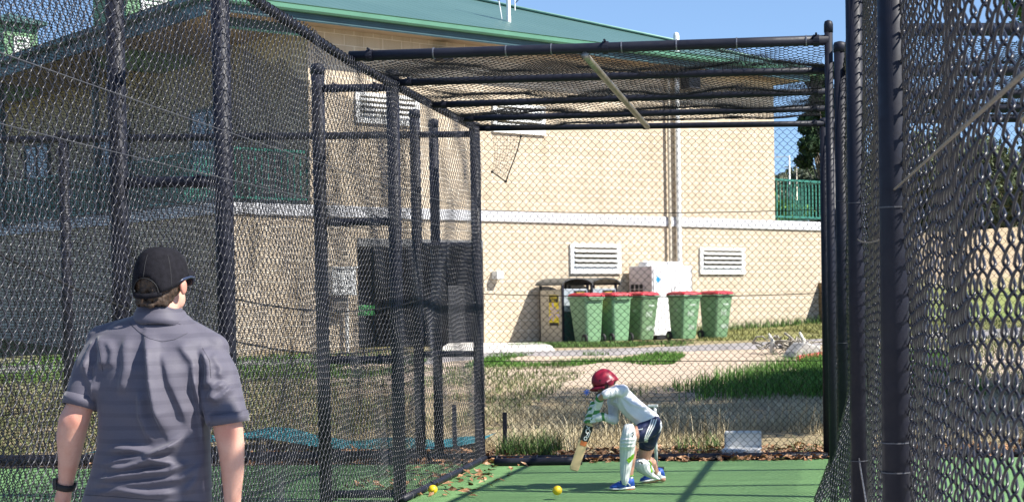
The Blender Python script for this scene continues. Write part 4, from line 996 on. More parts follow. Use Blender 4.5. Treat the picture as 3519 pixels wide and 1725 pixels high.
# ================================================================== MAN IN THE GREY SHIRT
YM = 5.5; SC = 1000.0
MAT['skin'] = None
def skin_mat(name, c):
    nb = NB(name, .48, .35); v = nb.coord(); f = nb.noise(v, 9, 4, .6); g = nb.noise(v, 140, 2)
    cc = nb.ramp(f, [(.3, (c[0]*.94, c[1]*.80, c[2]*.74)), (.55, c), (.75, (min(1, c[0]*1.06), c[1]*1.05, c[2]*1.05))])
    cc = nb.mix(.25, cc, nb.ramp(g, [(.3, (.85, .8, .78)), (.7, (1.08, 1.08, 1.08))]), 'MULTIPLY')
    nb.color(cc); nb.b.inputs['Subsurface Weight'].default_value = .12; nb.b.inputs['Subsurface Radius'].default_value = (.012, .004, .002); nb.b.inputs['Subsurface Scale'].default_value = .3
    nb.bump(g, .12, .002); return nb.m
MAT['skin'] = skin_mat('fair_skin', (.64, .365, .28))
def shirt_mat():
    nb = NB('grey_sports_knit', .62, .3); v = nb.coord(); sp = nb.n('SeparateXYZ'); nb.l(v, sp.inputs[0])
    zz = nb.math('ADD', sp.outputs['Z'], nb.math('MULTIPLY', nb.math('SUBTRACT', nb.noise(v, 3, 3), .5), .03))
    st = nb.math('LESS_THAN', nb.math('FRACT', nb.math('DIVIDE', zz, .044)), .34)
    msk = nb.ramp(nb.noise(v, 2.4, 2), [(.35, (.25, .25, .25)), (.6, (1, 1, 1))])
    c = nb.mix(nb.math('MULTIPLY', st, nb.math('MULTIPLY', msk, .6)), (.098, .092, .120), (.066, .062, .085))
    kn = nb.noise(v, 420, 2)
    c = nb.mix(.35, c, nb.ramp(kn, [(.3, (.75, .75, .75)), (.7, (1.2, 1.2, 1.2))]), 'MULTIPLY')
    nb.color(c); nb.b.inputs['Sheen Weight'].default_value = .25; nb.b.inputs['Sheen Roughness'].default_value = .4
    nb.bump(kn, .1, .001); return nb.m
MAT['shirt'] = shirt_mat()
MAT['capcloth'] = plain('black_cap_cloth', (.011, .0105, .014), .9, .3, 60, .15, bump=.25, bscale=300)
MAT['capseam'] = plain('dark_cap_stitching', (.016, .016, .018), .8)
def hair_mat(name, a, b):
    nb = NB(name, .55, .4); v = nb.coord(scale=(1, 1, .35)); f = nb.noise(v, 90, 4, .7); nb.color(nb.ramp(f, [(.3, a), (.7, b)])); nb.bump(f, .8, .004); return nb.m
MAT['hair'] = hair_mat('brown_curly_hair', (.012, .008, .005), (.085, .05, .03))
MAT['blueshort'] = plain('royal_blue_cloth', (.02, .03, .25), .7, .15, 30)
man = empty('person', (PX(530, 1700, YM)[0], YM, 0), 0, 'man in grey polo shirt and black cap seen from behind, wearing a black wristwatch', 'person')
mo = np.array(man.location)
def W(px, py, dy=0.0):       # world point near the figure, relative to the empty
    return PX(px, py, YM+dy)-mo
def S(px): return px/5500*YM*1.0
def mcap(mb, a, ra, b, rb, n=14): mb.cap(a, S(ra), b, S(rb), n)
# ---- body (skin): head, neck, arms with hands, torso core, legs: one surface
mb = MB()
hc = W(556, 968, .09)                                   # head centre
yaw = R(-10)                                           # head turned to the right
hx = np.array((math.cos(yaw), math.sin(yaw), 0)); hy = np.array((-math.sin(yaw), math.cos(yaw), 0)); hz = np.array((0, 0, 1.0))
HA = np.array((hx, hy, hz))
def H(x, y, z): return hc + hx*x + hy*y + hz*z
mb.ell(H(0, -.005, .035), (.074, .093, .085), HA, 20, 14)      # skull
mb.ell(H(0, .03, -.035), (.052, .064, .078), HA, 18, 12)       # face/jaw
mb.cap(H(0, .085, -.095), .022, H(0, .06, -.08), .035)         # chin
mb.cap(H(0, .104, .0), .010, H(0, .112, -.028), .013)          # nose
mb.ell(H(-.042, .04, -.06), (.016, .028, .035), HA); mb.ell(H(.042, .04, -.06), (.016, .028, .035), HA)
for sx in (-1, 1):                                             # ears
    mb.ell(H(sx*.080, .002, -.018), (.010, .020, .031), HA, 12, 8); mb.ell(H(sx*.077, .008, -.036), (.008, .012, .014), HA, 10, 6)
mb.cap(W(556, 1060, .09), S(56), W(552, 1130, .085), S(62))     # neck
mb.cap(W(556, 1020, .1), S(52), W(556, 1070, .09), S(55))
# torso core under the shirt
for (l, r, y) in ((360, 700, 1190), (352, 714, 1300), (362, 704, 1450), (345, 705, 1600), (330, 700, 1740)):
    mb.ell(W((l+r)/2, y, .02+.05*max(0, min(1, (1450-y)/260))), (S((r-l)/2-18), .096, S(95)), None, 18, 12)
# legs below the frame
hipz = W(500, 1760)[2]
def leg(px, kx, ky, fx, fy):
    a = W(px, 1790, .02); k = np.array((W(px, 1800)[0]+kx, ky, .47)); f = np.array((W(px, 1800)[0]+fx, fy, .09))
    mb.cap(a, .088, k, .058, 14); mb.cap(k, .056, (k+f)/2+(0, -.02, .03), .054, 14); mb.cap((k+f)/2+(0, -.02, .03), .052, f, .036, 14); mb.cap(f+(0, -.03, -.03), .036, f+(0, .15, -.06), .028); return k, f
K1 = leg(430, -.03, .09, -.05, -.05); K2 = leg(590, .03, .10, .05, .08)
# arms
def arm(pts):
    for (a, ra), (b, rb) in zip(pts[:-1], pts[1:]): mb.cap(a, ra, b, rb, 16)
armL = [(W(346, 1215, .06), S(40)), (W(286, 1370, -.006), S(41)), (W(254, 1448, -.01), S(50)), (W(244, 1500, .0), S(47)), (W(238, 1570, .02), S(37)), (W(229, 1640, .035), S(27)), (W(223, 1672, .04), S(27))]
armR = [(W(738, 1225, .06), S(44)), (W(776, 1400, -.01), S(47)), (W(784, 1470, -.01), S(49)), (W(795, 1540, .0), S(44)), (W(799, 1610, .01), S(39)), (W(799, 1700, .03), S(30)), (W(799, 1770, .05), S(25))]
arm(armL); arm(armR)
mb.ell(W(256, 1440, -.035), (S(26), .025, S(34))); mb.ell(W(783, 1462, -.035), (S(24), .025, S(34)))     # elbow points
def hand(w, dirv, palm_n, thumb_s, L=.19):
    d = np.array(dirv, float); d /= np.linalg.norm(d); n = np.array(palm_n, float); n -= d*(n @ d); n /= np.linalg.norm(n); s = np.cross(d, n)*thumb_s
    A = np.array((s, n, d))
    mb.ell(w+d*.05, (.040, .017, .052), A, 16, 10); mb.cap(w, .026, w+d*.03, .028)
    for k, (off, ln) in enumerate(((.030, .072), (.010, .080), (-.011, .074), (-.030, .058))):
        b = w+d*.088+s*off; c1 = b+d*ln*.45+n*.006; c2 = c1+d*ln*.32+n*.018; c3 = c2+d*ln*.2+n*.022
        mb.cap(b-d*.02, .0098, c1, .0092, 8); mb.cap(c1, .0092, c2, .0086, 8); mb.cap(c2, .0086, c3, .0076, 8)
    t0 = w+d*.025+s*.032; t1 = t0+d*.035+s*.022+n*.008; t2 = t1+d*.032+n*.012; mb.cap(t0, .014, t1, .012, 8); mb.cap(t1, .0115, t2, .0095, 8)
hand(W(221, 1690, .045), W(205, 1760, .06)-W(221, 1690, .045), (.9, .5, 0), -1)
hand(W(799, 1785, .055), W(797, 1860, .08)-W(799, 1785, .055), (-.9, .5, 0), 1)
body = remesh(mb, 'body', 'skin', .0062, 5, man)
# reddish elbows: small colour patch handled by a point attribute
V = getco(body)
redd = np.zeros(len(V))
for p, r in ((W(252, 1442, -.06), .035), (W(786, 1485, -.05), .034), (H(.085, 0, -.02), .03), (H(-.085, 0, -.02), .03)): redd = np.maximum(redd, np.exp(-((V-p)**2).sum(1)/r**2))
for p, r in ((W(271, 1483, -.05), .006),): redd = np.maximum(redd, .8*np.exp(-((V-p)**2).sum(1)/r**2))
at_ = body.data.attributes.new('flush', 'FLOAT', 'POINT'); at_.data.foreach_set('value', redd.astype(np.float32))
m_ = MAT['skin'].copy(); t_ = m_.node_tree; bs = t_.nodes['Principled BSDF']; lk = bs.inputs['Base Color'].links[0].from_socket
an = t_.nodes.new('ShaderNodeAttribute'); an.attribute_name = 'flush'; mx = t_.nodes.new('ShaderNodeMixRGB'); mx.inputs[2].default_value = (.52, .17, .12, 1)
ml = t_.nodes.new('ShaderNodeMath'); ml.operation = 'MULTIPLY'; ml.inputs[1].default_value = .55; t_.links.new(an.outputs['Fac'], ml.inputs[0])
t_.links.new(ml.outputs[0], mx.inputs[0]); t_.links.new(lk, mx.inputs[1]); t_.links.new(mx.outputs[0], bs.inputs['Base Color']); m_.name = 'flushed_skin'; body.data.materials[0] = m_
# eyes and mouth (hidden from here but true)
mb = MB()
for sx in (-1, 1): mb.ell(H(sx*.03, .088, .012), (.012, .010, .008), HA, 10, 8)
mb.build('eyes', 'white', body, smooth=True)
mb = MB(); mb.ell(H(0, .098, -.062), (.022, .008, .006), HA, 10, 6); mb.build('mouth', plain('lip_red', (.35, .12, .1), .5), body, smooth=True)
# ---- shirt
mb = MB()
rows = [(1078, 474, 636, .058, .10), (1092, 440, 652, .078, .098), (1108, 396, 668, .09, .095), (1134, 350, 702, .1, .088), (1168, 324, 746, .112, .078), (1215, 324, 764, .122, .065), (1268, 330, 752, .128, .052),
        (1330, 340, 722, .128, .04), (1386, 346, 716, .125, .034), (1459, 347, 716, .118, .026), (1532, 340, 718, .114, .02), (1605, 322, 720, .116, .02), (1679, 300, 722, .122, .02), (1728, 284, 722, .126, .02), (1742, 282, 722, .126, .02)]
rg_ = []
for y, l, r, d, dy in rows:
    c = W((l+r)/2, y, dy); a = S((r-l)/2); pts = []
    for t in np.linspace(0, 2*math.pi, 40, endpoint=False):
        e = 2.35; ct, st2 = math.cos(t), math.sin(t)
        pts.append(c + (a*np.sign(ct)*abs(ct)**(2/e), d*np.sign(st2)*abs(st2)**(2/e), 0))
    rg_.append(pts)
mb.rings(rg_)
def sleeve(a, ra, b, rb, c, rc):
    mb.cap(a, ra, b, rb, 18)
    P = np.array([a, b*.5+a*.5, b, c]); mb.tube([b, (b+c)/2, c], [rb, (rb+rc)/2, rc], 20)
sleeve(W(374, 1166, .075), S(58), W(326, 1260, .04), S(66), W(276, 1395, -.005), S(57)); sleeve(W(702, 1194, .075), S(62), W(752, 1290, .04), S(66), W(786, 1450, -.005), S(66))
mb.cap(W(458, 1134, .09), S(50), W(352, 1166, .075), S(52)); mb.cap(W(640, 1140, .09), S(50), W(732, 1198, .075), S(56))
shirt = remesh(mb, 'polo_shirt', 'shirt', .0068, 6, man)
V = getco(shirt); N = getno(shirt)
# photo-plane coordinates of each shirt vertex
Vw = V+mo-CAM; dz = Vw @ fwd; qx = PPX+FPX*(Vw @ c_r)/dz; qy = PPY-FPX*(Vw @ c_u)/dz
back = np.clip(-N[:, 1]*1.6, 0, 1)
def fold(line, amp, wl, wr_):
    """ridge along a polyline in figure coordinates; wl/wr: fall-off to either side"""
    L = np.array(line, float); best = np.full(len(V), 1e9); side = np.zeros(len(V)); tt = np.zeros(len(V)); acc = 0
    tot = np.linalg.norm(np.diff(L, axis=0), axis=1).sum()
    for a, b in zip(L[:-1], L[1:]):
        d = b-a; ln = np.linalg.norm(d); d = d/ln; rx = qx-a[0]; ry = qy-a[1]; t = np.clip(rx*d[0]+ry*d[1], 0, ln)
        ex = rx-d[0]*t; ey = ry-d[1]*t; dist = np.hypot(ex, ey); sd = d[0]*ry-d[1]*rx
        m = dist < best; best[m] = dist[m]; side[m] = sd[m]; tt[m] = (acc+t[m])/tot; acc += ln
    w = np.where(side > 0, wl, wr_); prof = np.exp(-(best/w)**2)
    env = np.clip(np.minimum(tt, 1-tt)*5+.12, 0, 1)
    return 1.8*amp*prof*env
zt = lambda pts: [(x/1.3656, 800+y/1.3656) for x, y in pts]
# lines in down-going order: side>0 = left of line in the picture
disp = 0
F = [  # (line, amp, w_left, w_right)
 ([(682, 470), (702, 560), (712, 700), (735, 830), (775, 940)], .026, 9, 34),
 ([(600, 480), (585, 560), (590, 640), (560, 760)], .008, 12, 24),
 ([(655, 740), (662, 860), (712, 985)], .010, 10, 20),
 ([(770, 560), (800, 700), (860, 830), (880, 900)], .011, 12, 40),
 ([(905, 640), (930, 760), (950, 880), (968, 1010)], .020, 11, 24),
 ([(950, 545), (985, 630), (985, 740)], .018, 14, 22),
 ([(470, 480), (480, 560), (478, 640)], .012, 10, 22),
 ([(505, 500), (530, 560), (520, 640)], .007, 10, 16),
 ([(840, 520), (900, 600), (920, 660)], .007, 14, 20),
 ([(520, 1012), (620, 1010), (720, 1028), (800, 1000), (870, 955)], .016, 15, 9),
 ([(470, 1092), (560, 1065), (680, 1050), (760, 1020), (840, 980)], .013, 12, 9),
 ([(500, 1105), (600, 1095), (720, 1060), (800, 1072), (850, 1085)], .020, 16, 9),
 ([(440, 1160), (560, 1140), (700, 1120), (800, 1112), (890, 1075)], .017, 15, 9),
 ([(425, 1180), (560, 1180), (700, 1170), (850, 1150), (945, 1090)], .010, 14, 10),
 ([(430, 1225), (560, 1205), (700, 1225), (850, 1215)], .011, 14, 10),
 ([(960, 1060), (930, 1150), (860, 1230)], .008, 16, 16),
 ([(980, 980), (976, 1100), (985, 1200)], .012, 16, 8),
 # sleeves
 ([(1060, 700), (1010, 735), (985, 790)], .012, 10, 16), ([(1095, 720), (1050, 760), (1000, 800)], .010, 10, 12), ([(1000, 560), (1040, 640), (1030, 690)], .010, 14, 18),
 ([(395, 600), (420, 680), (455, 760)], .009, 14, 14), ([(450, 500), (415, 570), (400, 640)], .009, 10, 18), ([(455, 600), (450, 700), (440, 790)], .010, 12, 12)]
for ln, amp, a, b in F: disp = disp + fold(zt(ln), amp, a, b)
disp = disp + .0025*np.sin(qx*.03+np.sin(qy*.02)*2)*np.sin(qy*.035+1)
dirn = N*.35+np.array((0.05, -1, .05)); dirn /= np.linalg.norm(dirn, axis=1)[:, None]
V = V + dirn*(disp*back)[:, None]; setco(shirt, V)
for _ in range(1):
    pass
k = shirt.modifiers.new('sub', 'SUBSURF'); k.levels = 1; k.render_levels = 1
# hem and cuffs, yoke seam, collar
def band_at(c, ax_d, r, h, name, par, mat, rx=1.0, thick=.0025):
    d = np.array(ax_d, float); d /= np.linalg.norm(d); n = np.cross(d, (0, 1, 0)); n /= np.linalg.norm(n); b = np.cross(d, n)
    t = np.linspace(0, 2*math.pi, 36, endpoint=False); rings = []
    for s, rr in ((-h/2, r), (-h/2, r+thick), (h/2, r+thick), (h/2, r)): rings.append(c+d*s + rr*(np.cos(t)[:, None]*n*rx + np.sin(t)[:, None]*b))
    mbb = MB(); mbb.rings(rings, caps=False); return mbb.build(name, mat, par, smooth=True)
c0, c1 = W(291, 1352, .006), W(276, 1397, -.005); band_at((c0+c1)/2+(c1-c0)*.12, c1-c0, S(58.5), .040, 'cuff', shirt, 'shirt')
c0, c1 = W(781, 1420, -.005), W(786, 1452, -.005); band_at((c0+c1)/2, c1-c0, S(66.5), .036, 'cuff', shirt, 'shirt')
# collar: standing fold round the neck, higher on the left
mb = MB(); t = np.linspace(0, 2*math.pi, 44, endpoint=False); rr = []
cc = W(556, 1108, .085)
for kz, (dz_, rad, tilt) in enumerate(((-.012, .083, 0), (.004, .083, .0), (.030, .077, .006), (.052, .071, .010), (.056, .067, .010), (.045, .065, .01), (.01, .066, 0))):
    rr.append([cc + (rad*math.cos(a)*.98, rad*math.sin(a)*.98, dz_ + tilt*math.sin(a*1+2.2)*1.2 - .016*math.cos(a) + .0035*math.sin(5*a+1)) for a in t])
mb.rings(rr, caps=False); cl = mb.build('collar', 'shirt', shirt, smooth=True); k = cl.modifiers.new('s', 'SUBSURF'); k.levels = k.render_levels = 1
mb = MB(); rr = []
for dz_, rad in ((.050, .072), (.042, .079), (.012, .092), (-.008, .098), (-.010, .094), (.008, .088)):
    rr.append([cc + (rad*math.cos(a), rad*math.sin(a), dz_ - .018*math.cos(a) + .012*math.sin(a+2.2) + .003*math.sin(4*a)) for a in np.linspace(R(150), R(395), 40)])
mb.rings(rr, caps=False, closed=False); fl_ = mb.build('collar_fold', 'shirt', shirt, smooth=True)
sd = fl_.modifiers.new('t', 'SOLIDIFY'); sd.thickness = .003
def seam(pts, r=.0012, name='seam', dy=-.2):
    """stitched seam laid on the shirt surface along picture-plane points"""
    from mathutils.bvhtree import BVHTree
    dg = bpy.context.evaluated_depsgraph_get(); bv = BVHTree.FromObject(shirt, dg); out = []
    P = np.array(pts, float); tt = np.linspace(0, len(P)-1, 30)
    for u in tt:
        x = np.interp(u, range(len(P)), P[:, 0]); y = np.interp(u, range(len(P)), P[:, 1])
        d = ray(x, y); h = bv.ray_cast(Vector(CAM-mo), Vector(d).normalized())
        if h[0] is not None: out.append(np.array(h[0])+np.array((0, -.0005, 0)))
    if len(out) > 3:
        mbb = MB(); mbb.tube(out, r, 5); mbb.build(name, 'shirtseam', shirt, smooth=True)
MAT['shirtseam'] = plain('dark_grey_thread', (.045, .044, .06), .7)
bpy.context.view_layer.update()
seam(zt([(612, 425), (650, 462), (700, 495), (760, 510), (820, 500), (880, 470)])); seam(zt([(640, 412), (700, 405), (780, 408), (850, 430)]))
seam(zt([(400, 1228), (520, 1236), (700, 1250), (850, 1258), (975, 1262)]))
seam(zt([(455, 490), (470, 560), (482, 650)]), .0008); seam(zt([(950, 540), (985, 600), (990, 680)]), .0008)
# shorts, socks, shoes (mostly below the frame)
mb = MB(); a = W(510, 1725, .02); mb.ell(a+(0, 0, -.02), (.175, .115, .09), None, 20, 12)
for px, (k_, f_) in ((430, K1), (590, K2)):
    h_ = W(px, 1775, .02); mb.cap(h_, .098, h_*.35+k_*.65, .088, 18)
remesh(mb, 'shorts', 'blueshort', .009, 4, man)
for (k_, f_) in (K1, K2):
    mb = MB(); mb.cap(f_+(0, -.05, -.045), .043, f_+(0, .05, -.05), .045); mb.cap(f_+(0, .05, -.055), .044, f_+(0, .17, -.062), .034); sh_ = remesh(mb, 'shoe', plain('grey_trainer_mesh', (.2, .2, .22), .7), .008, 3, man)
    mb = MB(); mb.tube([f_+(0, 0, 0), f_+(0, -.005, .1)], [.042, .045], 14); mb.build('sock', 'white', man, smooth=True)
# ---- hair
mb = MB()
mb.ell(H(0, -.020, .0), (.078, .084, .073), HA, 22, 14); mb.ell(H(.0, -.040, -.048), (.068, .050, .036), HA, 20, 12)
for k in range(60):
    a = RNG.uniform(R(190), R(350)); zz = RNG.uniform(-.085, -.02); rx_ = .07 if zz > -.05 else .06
    mb.ell(H(rx_*math.cos(a), -.02+.078*math.sin(a)+.0, zz), (RNG.uniform(.006, .012),)*3, None, 8, 6)
hair = remesh(mb, 'hair', 'hair', .005, 2, man)
V = getco(hair); N = getno(hair); u = V-hc
V = V + N*(.0016*np.sin(u[:, 0]*330+u[:, 2]*160+3*np.sin(u[:, 1]*190))*np.sin(u[:, 2]*280+u[:, 1]*210))[:, None]; setco(hair, V)
# ---- cap: six-panel crown, opening at the back, strap, button, curved brim
cap = empty('cap', (0, 0, 0)); cap.parent = man
tl_ = R(-10)
def CP(th, ph, r=1.0):     # th around (0 = +x of head), ph up from the band
    sn = math.sin(ph); cr = math.cos(ph)**.62
    x = .0835*math.cos(th)*cr; y = .103*math.sin(th)*cr
    zb = -.002 + .45*(.103*math.sin(th)); z = zb*(1-sn) + .118*sn
    return H(x*r, y*r-.008, z)
nth, nph = 72, 16; Vc = []; Fc = []
for i in range(nph+1):
    for k in range(nth): Vc.append(CP(2*math.pi*k/nth, R(88)*i/nph))
Vc = np.array(Vc)
thb = -math.pi/2
for i in range(nph):
    for k in range(nth):
        th = 2*math.pi*(k+.5)/nth; dth = (th-thb+math.pi) % (2*math.pi)-math.pi; ph = R(88)*(i+.5)/nph
        if (dth/R(33))**2+(ph/R(21))**2 < 1 and ph > R(0): 
            continue
        Fc.append((i*nth+k, i*nth+(k+1) % nth, (i+1)*nth+(k+1) % nth, (i+1)*nth+k))
Fc.append(tuple(nph*nth+k for k in range(nth)))
mb = MB(); mb.add(Vc, Fc); crown = mb.build('crown', 'capcloth', cap, smooth=True, fix=False)
sd = crown.modifiers.new('t', 'SOLIDIFY'); sd.thickness = .003; sd.offset = 1
crown['label'] = 'black cloth crown with stitched seams'
mb = MB()
for k in range(6):
    th = math.pi/2+k*math.pi/3
    p0 = 22 if k == 3 else 1
    mb.tube([CP(th, R(p), 1.034) for p in np.linspace(p0, 88, 16)], .0014, 5)
mb.tube([CP(thb+R(33)*math.cos(a), max(0, R(21)*math.sin(a)), 1.035) for a in np.linspace(0, math.pi, 24)], .0016, 6)
mb.build('crown_seam', 'capseam', cap, smooth=True)
mb = MB(); mb.ell(CP(0, R(89))+(0, 0, .004), (.008, .008, .005), None, 10, 6); mb.build('button', 'capcloth', cap, smooth=True)
mb = MB(); rr = []
for z_ in (0, .0): pass
pts = [CP(thb+a, 0, 1.03) for a in np.linspace(-R(40), R(40), 16)]
rr = [[p+np.array((0, 0, z)) + 0*p for p in pts] for z in (-.012, .006)]
mb.rings(rr, caps=False, closed=False); stp = mb.build('strap', 'capcloth', cap, smooth=True); sd = stp.modifiers.new('t', 'SOLIDIFY'); sd.thickness = .003
mb = MB(); Vb = []; nb_ = 22
for i, (ext) in enumerate((0, .33, .66, 1)):
    for k in range(nb_+1):
        u = -1+2*k/nb_; th = math.pi/2+u*R(62); p = CP(th, 0, 1.0); fwdl = math.sqrt(max(0, 1-(u*.96)**2))*0.066*ext
        Vb.append(p + hy*fwdl - hz*(.004*ext*ext+.012*(u*u)*ext*.75) + hz*.004)
Fb = [(i*(nb_+1)+k, i*(nb_+1)+k+1, (i+1)*(nb_+1)+k+1, (i+1)*(nb_+1)+k) for i in range(3) for k in range(nb_)]
mb.add(Vb, Fb); br = mb.build('brim', 'capcloth', cap, smooth=True); sd = br.modifiers.new('t', 'SOLIDIFY'); sd.thickness = .004
# sunglasses arm tucked over the right ear
mb = MB(); mb.tube([H(.080, -.03, -.002), H(.086, -.005, .008), H(.085, .04, .016), H(.070, .092, .014), H(.03, .105, .012), H(0, .108, .010), H(-.03, .105, .012), H(-.070, .092, .014), H(-.085, .04, .016), H(-.086, -.005, .008), H(-.080, -.03, -.002)], .0042, 8)
gl = mb.build('sunglasses', plain('blue_black_frame', (.03, .04, .08), .3), man, smooth=True)
mb = MB()
for sx in (-1, 1): mb.ell(H(sx*.034, .102, .004), (.032, .006, .02), HA, 14, 8)
mb.build('lens', plain('dark_lens', (.01, .012, .02), .1), gl, smooth=True)
# watch
wc = W(225, 1668, .04); wd = W(221, 1690, .045)-W(231, 1630, .035)
wt = band_at(wc, wd, S(30), .022, 'watch_strap', man, 'rubber', thick=.003)
mb = MB(); mb.box(W(194, 1661, .03), (.013, .036, .040)); mb.build('watch_case', plain('black_watch_case', (.02, .02, .025), .25), wt, bevel=.004)
mb = MB(); mb.box(W(187, 1661, .03), (.002, .026, .030)); mb.build('watch_face', plain('silver_watch_glass', (.35, .42, .45), .15), wt)
# ================================================================== BATTER
YK = 12.0
boy = empty('person', (PX(2140, 1690, YK)[0], YK, 0), 0, 'young batter in white shirt and red helmet crouching over a straight bat, green-strapped pads', 'person')
bo = np.array(boy.location)
def B(zx, zy, dy=0.0): return PX(1900+zx/2.551, 1230+zy/2.551, YK+dy)-bo
def s_(r): return r/2.551/5500*YK
MAT['whitecloth'] = plain('white_cotton_knit', (.78, .77, .80), .8, .05, 18, bump=.15, bscale=120)
MAT['navy'] = plain('navy_sports_cloth', (.012, .02, .075), .65, .2, 25)
MAT['black'] = plain('black_under_cloth', (.012, .012, .014), .8)
MAT['maroon'] = plain('maroon_helmet_shell', (.30, .012, .035), .35, .12, 20)
MAT['padwhite'] = plain('white_pad_facing', (.78, .79, .76), .5, .05, 20)
MAT['lime'] = plain('lime_green_strap', (.25, .55, .03), .55, .1, 20)
MAT['glovegreen'] = plain('glove_green', (.06, .24, .06), .6, .15, 30)
MAT['shoeblue'] = plain('bright_blue_mesh', (.02, .09, .42), .55, .3, 60)
MAT['willow'] = plain('willow_blade', (.66, .50, .27), .5, .1, 8)
MAT['kidskin'] = skin_mat('child_skin', (.56, .32, .23))
hf = np.array((-.78, -.38, -.50)); hf /= np.linalg.norm(hf); hu = np.array((-.50, 0, .86)); hu -= hf*(hu @ hf); hu /= np.linalg.norm(hu); hs = np.cross(hf, hu)   # forward, up, right-hand side
KA = np.array((hs, hf, hu)); hk = B(458, 205, .06)
def K(x, y, z): return hk+hs*x+hf*y+hu*z
# ---- body
mb = MB()
mb.ell(K(0, -.005, .012), (.058, .072, .065), KA, 18, 12); mb.ell(K(0, .016, -.04), (.044, .05, .058), KA, 16, 10); mb.cap(K(0, .058, -.078), .016, K(0, .042, -.074), .024); mb.cap(K(0, .07, -.016), .008, K(0, .078, -.036), .010)
for sx in (-1, 1): mb.ell(K(sx*.061, 0, -.02), (.009, .018, .027), KA, 10, 6)
nk = B(560, 290, .10); mb.cap(hk+hu*-.06, s_(46), nk, s_(52))
sp = [(600, 330, .12, 70), (690, 425, .13, 78), (775, 505, .14, 80), (845, 575, .15, 84)]
for (a, b) in zip(sp[:-1], sp[1:]): 
    for off in (-.055, .055): mb.cap(B(a[0], a[1], a[2]+off), s_(a[3]), B(b[0], b[1], b[2]+off), s_(b[3]), 14)
shN, elN, wrN = B(612, 282, .0), B(452, 322, -.11), B(392, 372, -.03)
shF, elF, wrF = B(525, 385, .24), B(535, 540, .10), B(440, 518, .0)
mb.cap(B(600, 320, .10), s_(60), shN, s_(42)); mb.cap(B(590, 350, .13), s_(60), shF, s_(42))
mb.cap(shN, s_(40), elN, s_(31)); mb.cap(elN, s_(30), wrN, s_(23)); mb.cap(shF, s_(38), elF, s_(30)); mb.cap(elF, s_(30), wrF, s_(23))
hpN, knN, anN = B(850, 615, .06), B(672, 690, -.06), B(668, 1075, -.03)
hpF, knF, anF = B(862, 640, .26), B(795, 880, .30), B(915, 1035, .38)
mb.cap(hpN, s_(84), knN, s_(58), 16); mb.cap(knN, s_(52), (knN*.62+anN*.38)+(.014, .02, 0), s_(46), 14); mb.cap((knN*.62+anN*.38)+(.014, .02, 0), s_(45), anN, s_(27), 14)
mb.cap(hpF, s_(84), knF, s_(58), 16); mb.cap(knF, s_(52), (knF*.6+anF*.4)+(.02, 0, .02), s_(46), 14); mb.cap((knF*.6+anF*.4)+(.02, 0, .02), s_(44), anF, s_(29), 14)
mb.cap(anN, s_(27), B(690, 1125, -.03), s_(26)); mb.cap(anN+(0, 0, -.03), s_(26), B(560, 1140, -.06), s_(24)); mb.cap(anF, s_(28), B(965, 1060, .38), s_(26)); mb.cap(anF+(0, 0, -.02), s_(26), B(815, 1080, .36), s_(24))
# hands inside the gloves
bu = np.array((-.327, 0, -.945)); 
def onbat(t): return B(317-.327*t, 588+.945*t, 0)          # t in zoomed pixels along the bat, 0 at the shoulders
for w, t in ((wrN, -165), (wrF, -75)):
    c = onbat(t); mb.cap(w, s_(24), w*.4+c*.6, s_(26), 10)
    for k in range(4):
        q = onbat(t-36+24*k); L = (.062, .07, .066, .052)[k]
        a0 = q+np.array((.022, .012, 0)); a1 = q+np.array((-.006, -.026, 0)); a2 = q+np.array((-.024, -.004, 0)); a3 = q+np.array((-.008, .02, -.002))
        mb.cap(w*.3+a0*.7, .0088, a0, .0085, 8); mb.cap(a0, .0085, a1, .008, 8); mb.cap(a1, .008, a2, .0075, 8); mb.cap(a2, .0072, a2*.45+a3*.55, .006, 8)
    th = onbat(t+30); mb.cap(w*.5+c*.5, .011, th+np.array((.02, -.018, 0)), .010, 8); mb.cap(th+np.array((.02, -.018, 0)), .0095, th+np.array((-.012, -.024, -.012)), .008, 8)
kb = remesh(mb, 'body', 'kidskin', .0046, 4, boy)
mb = MB()
for sx in (-1, 1): mb.ell(K(sx*.023, .062, -.004), (.011, .008, .007), KA, 10, 8)
mb.build('eyes', 'white', kb, smooth=True)
mb = MB(); mb.ell(K(0, .068, -.056), (.018, .007, .005), KA, 10, 6); mb.build('mouth', plain('child_lip', (.38, .13, .11), .5), kb, smooth=True)
mb = MB(); mb.ell(K(0, -.03, -.012), (.06, .05, .05), KA, 16, 10); hb = remesh(mb, 'hair', 'hair', .005, 2, boy)
# ---- shirt
mb = MB()
sp = [(588, 318, .12, 84), (640, 375, .125, 92), (700, 440, .13, 96), (775, 505, .14, 97), (845, 555, .15, 98), (868, 590, .15, 92)]
for (a, b) in zip(sp[:-1], sp[1:]):
    for off in (-.06, 0, .06): mb.cap(B(a[0], a[1], a[2]+off), s_(a[3]), B(b[0], b[1], b[2]+off), s_(b[3]), 16)
mb.cap(B(610, 310, .10), s_(70), shN, s_(56)); mb.cap(shN, s_(54), B(540, 288, -.06), s_(46), 16); mb.cap(B(540, 288, -.06), s_(46), B(462, 318, -.105), s_(41), 16)
mb.cap(B(580, 350, .14), s_(72), shF, s_(54)); mb.cap(shF, s_(50), elF, s_(44), 16); mb.cap(elF, s_(43), elF*.35+wrF*.65, s_(36), 16)
mb.cap(B(548, 285, .09), s_(62), B(575, 300, .1), s_(66))
ks = remesh(mb, 'white_shirt', 'whitecloth', .0055, 5, boy)
V = getco(ks); N = getno(ks); Vw = V+bo-CAM; dz = Vw @ fwd
qx = ((PPX+FPX*(Vw @ c_r)/dz)-1900)*2.551; qy = ((PPY-FPX*(Vw @ c_u)/dz)-1230)*2.551; back = np.clip(-N[:, 1]*1.6, .15, 1)
disp = 0
def sv(): return shirt
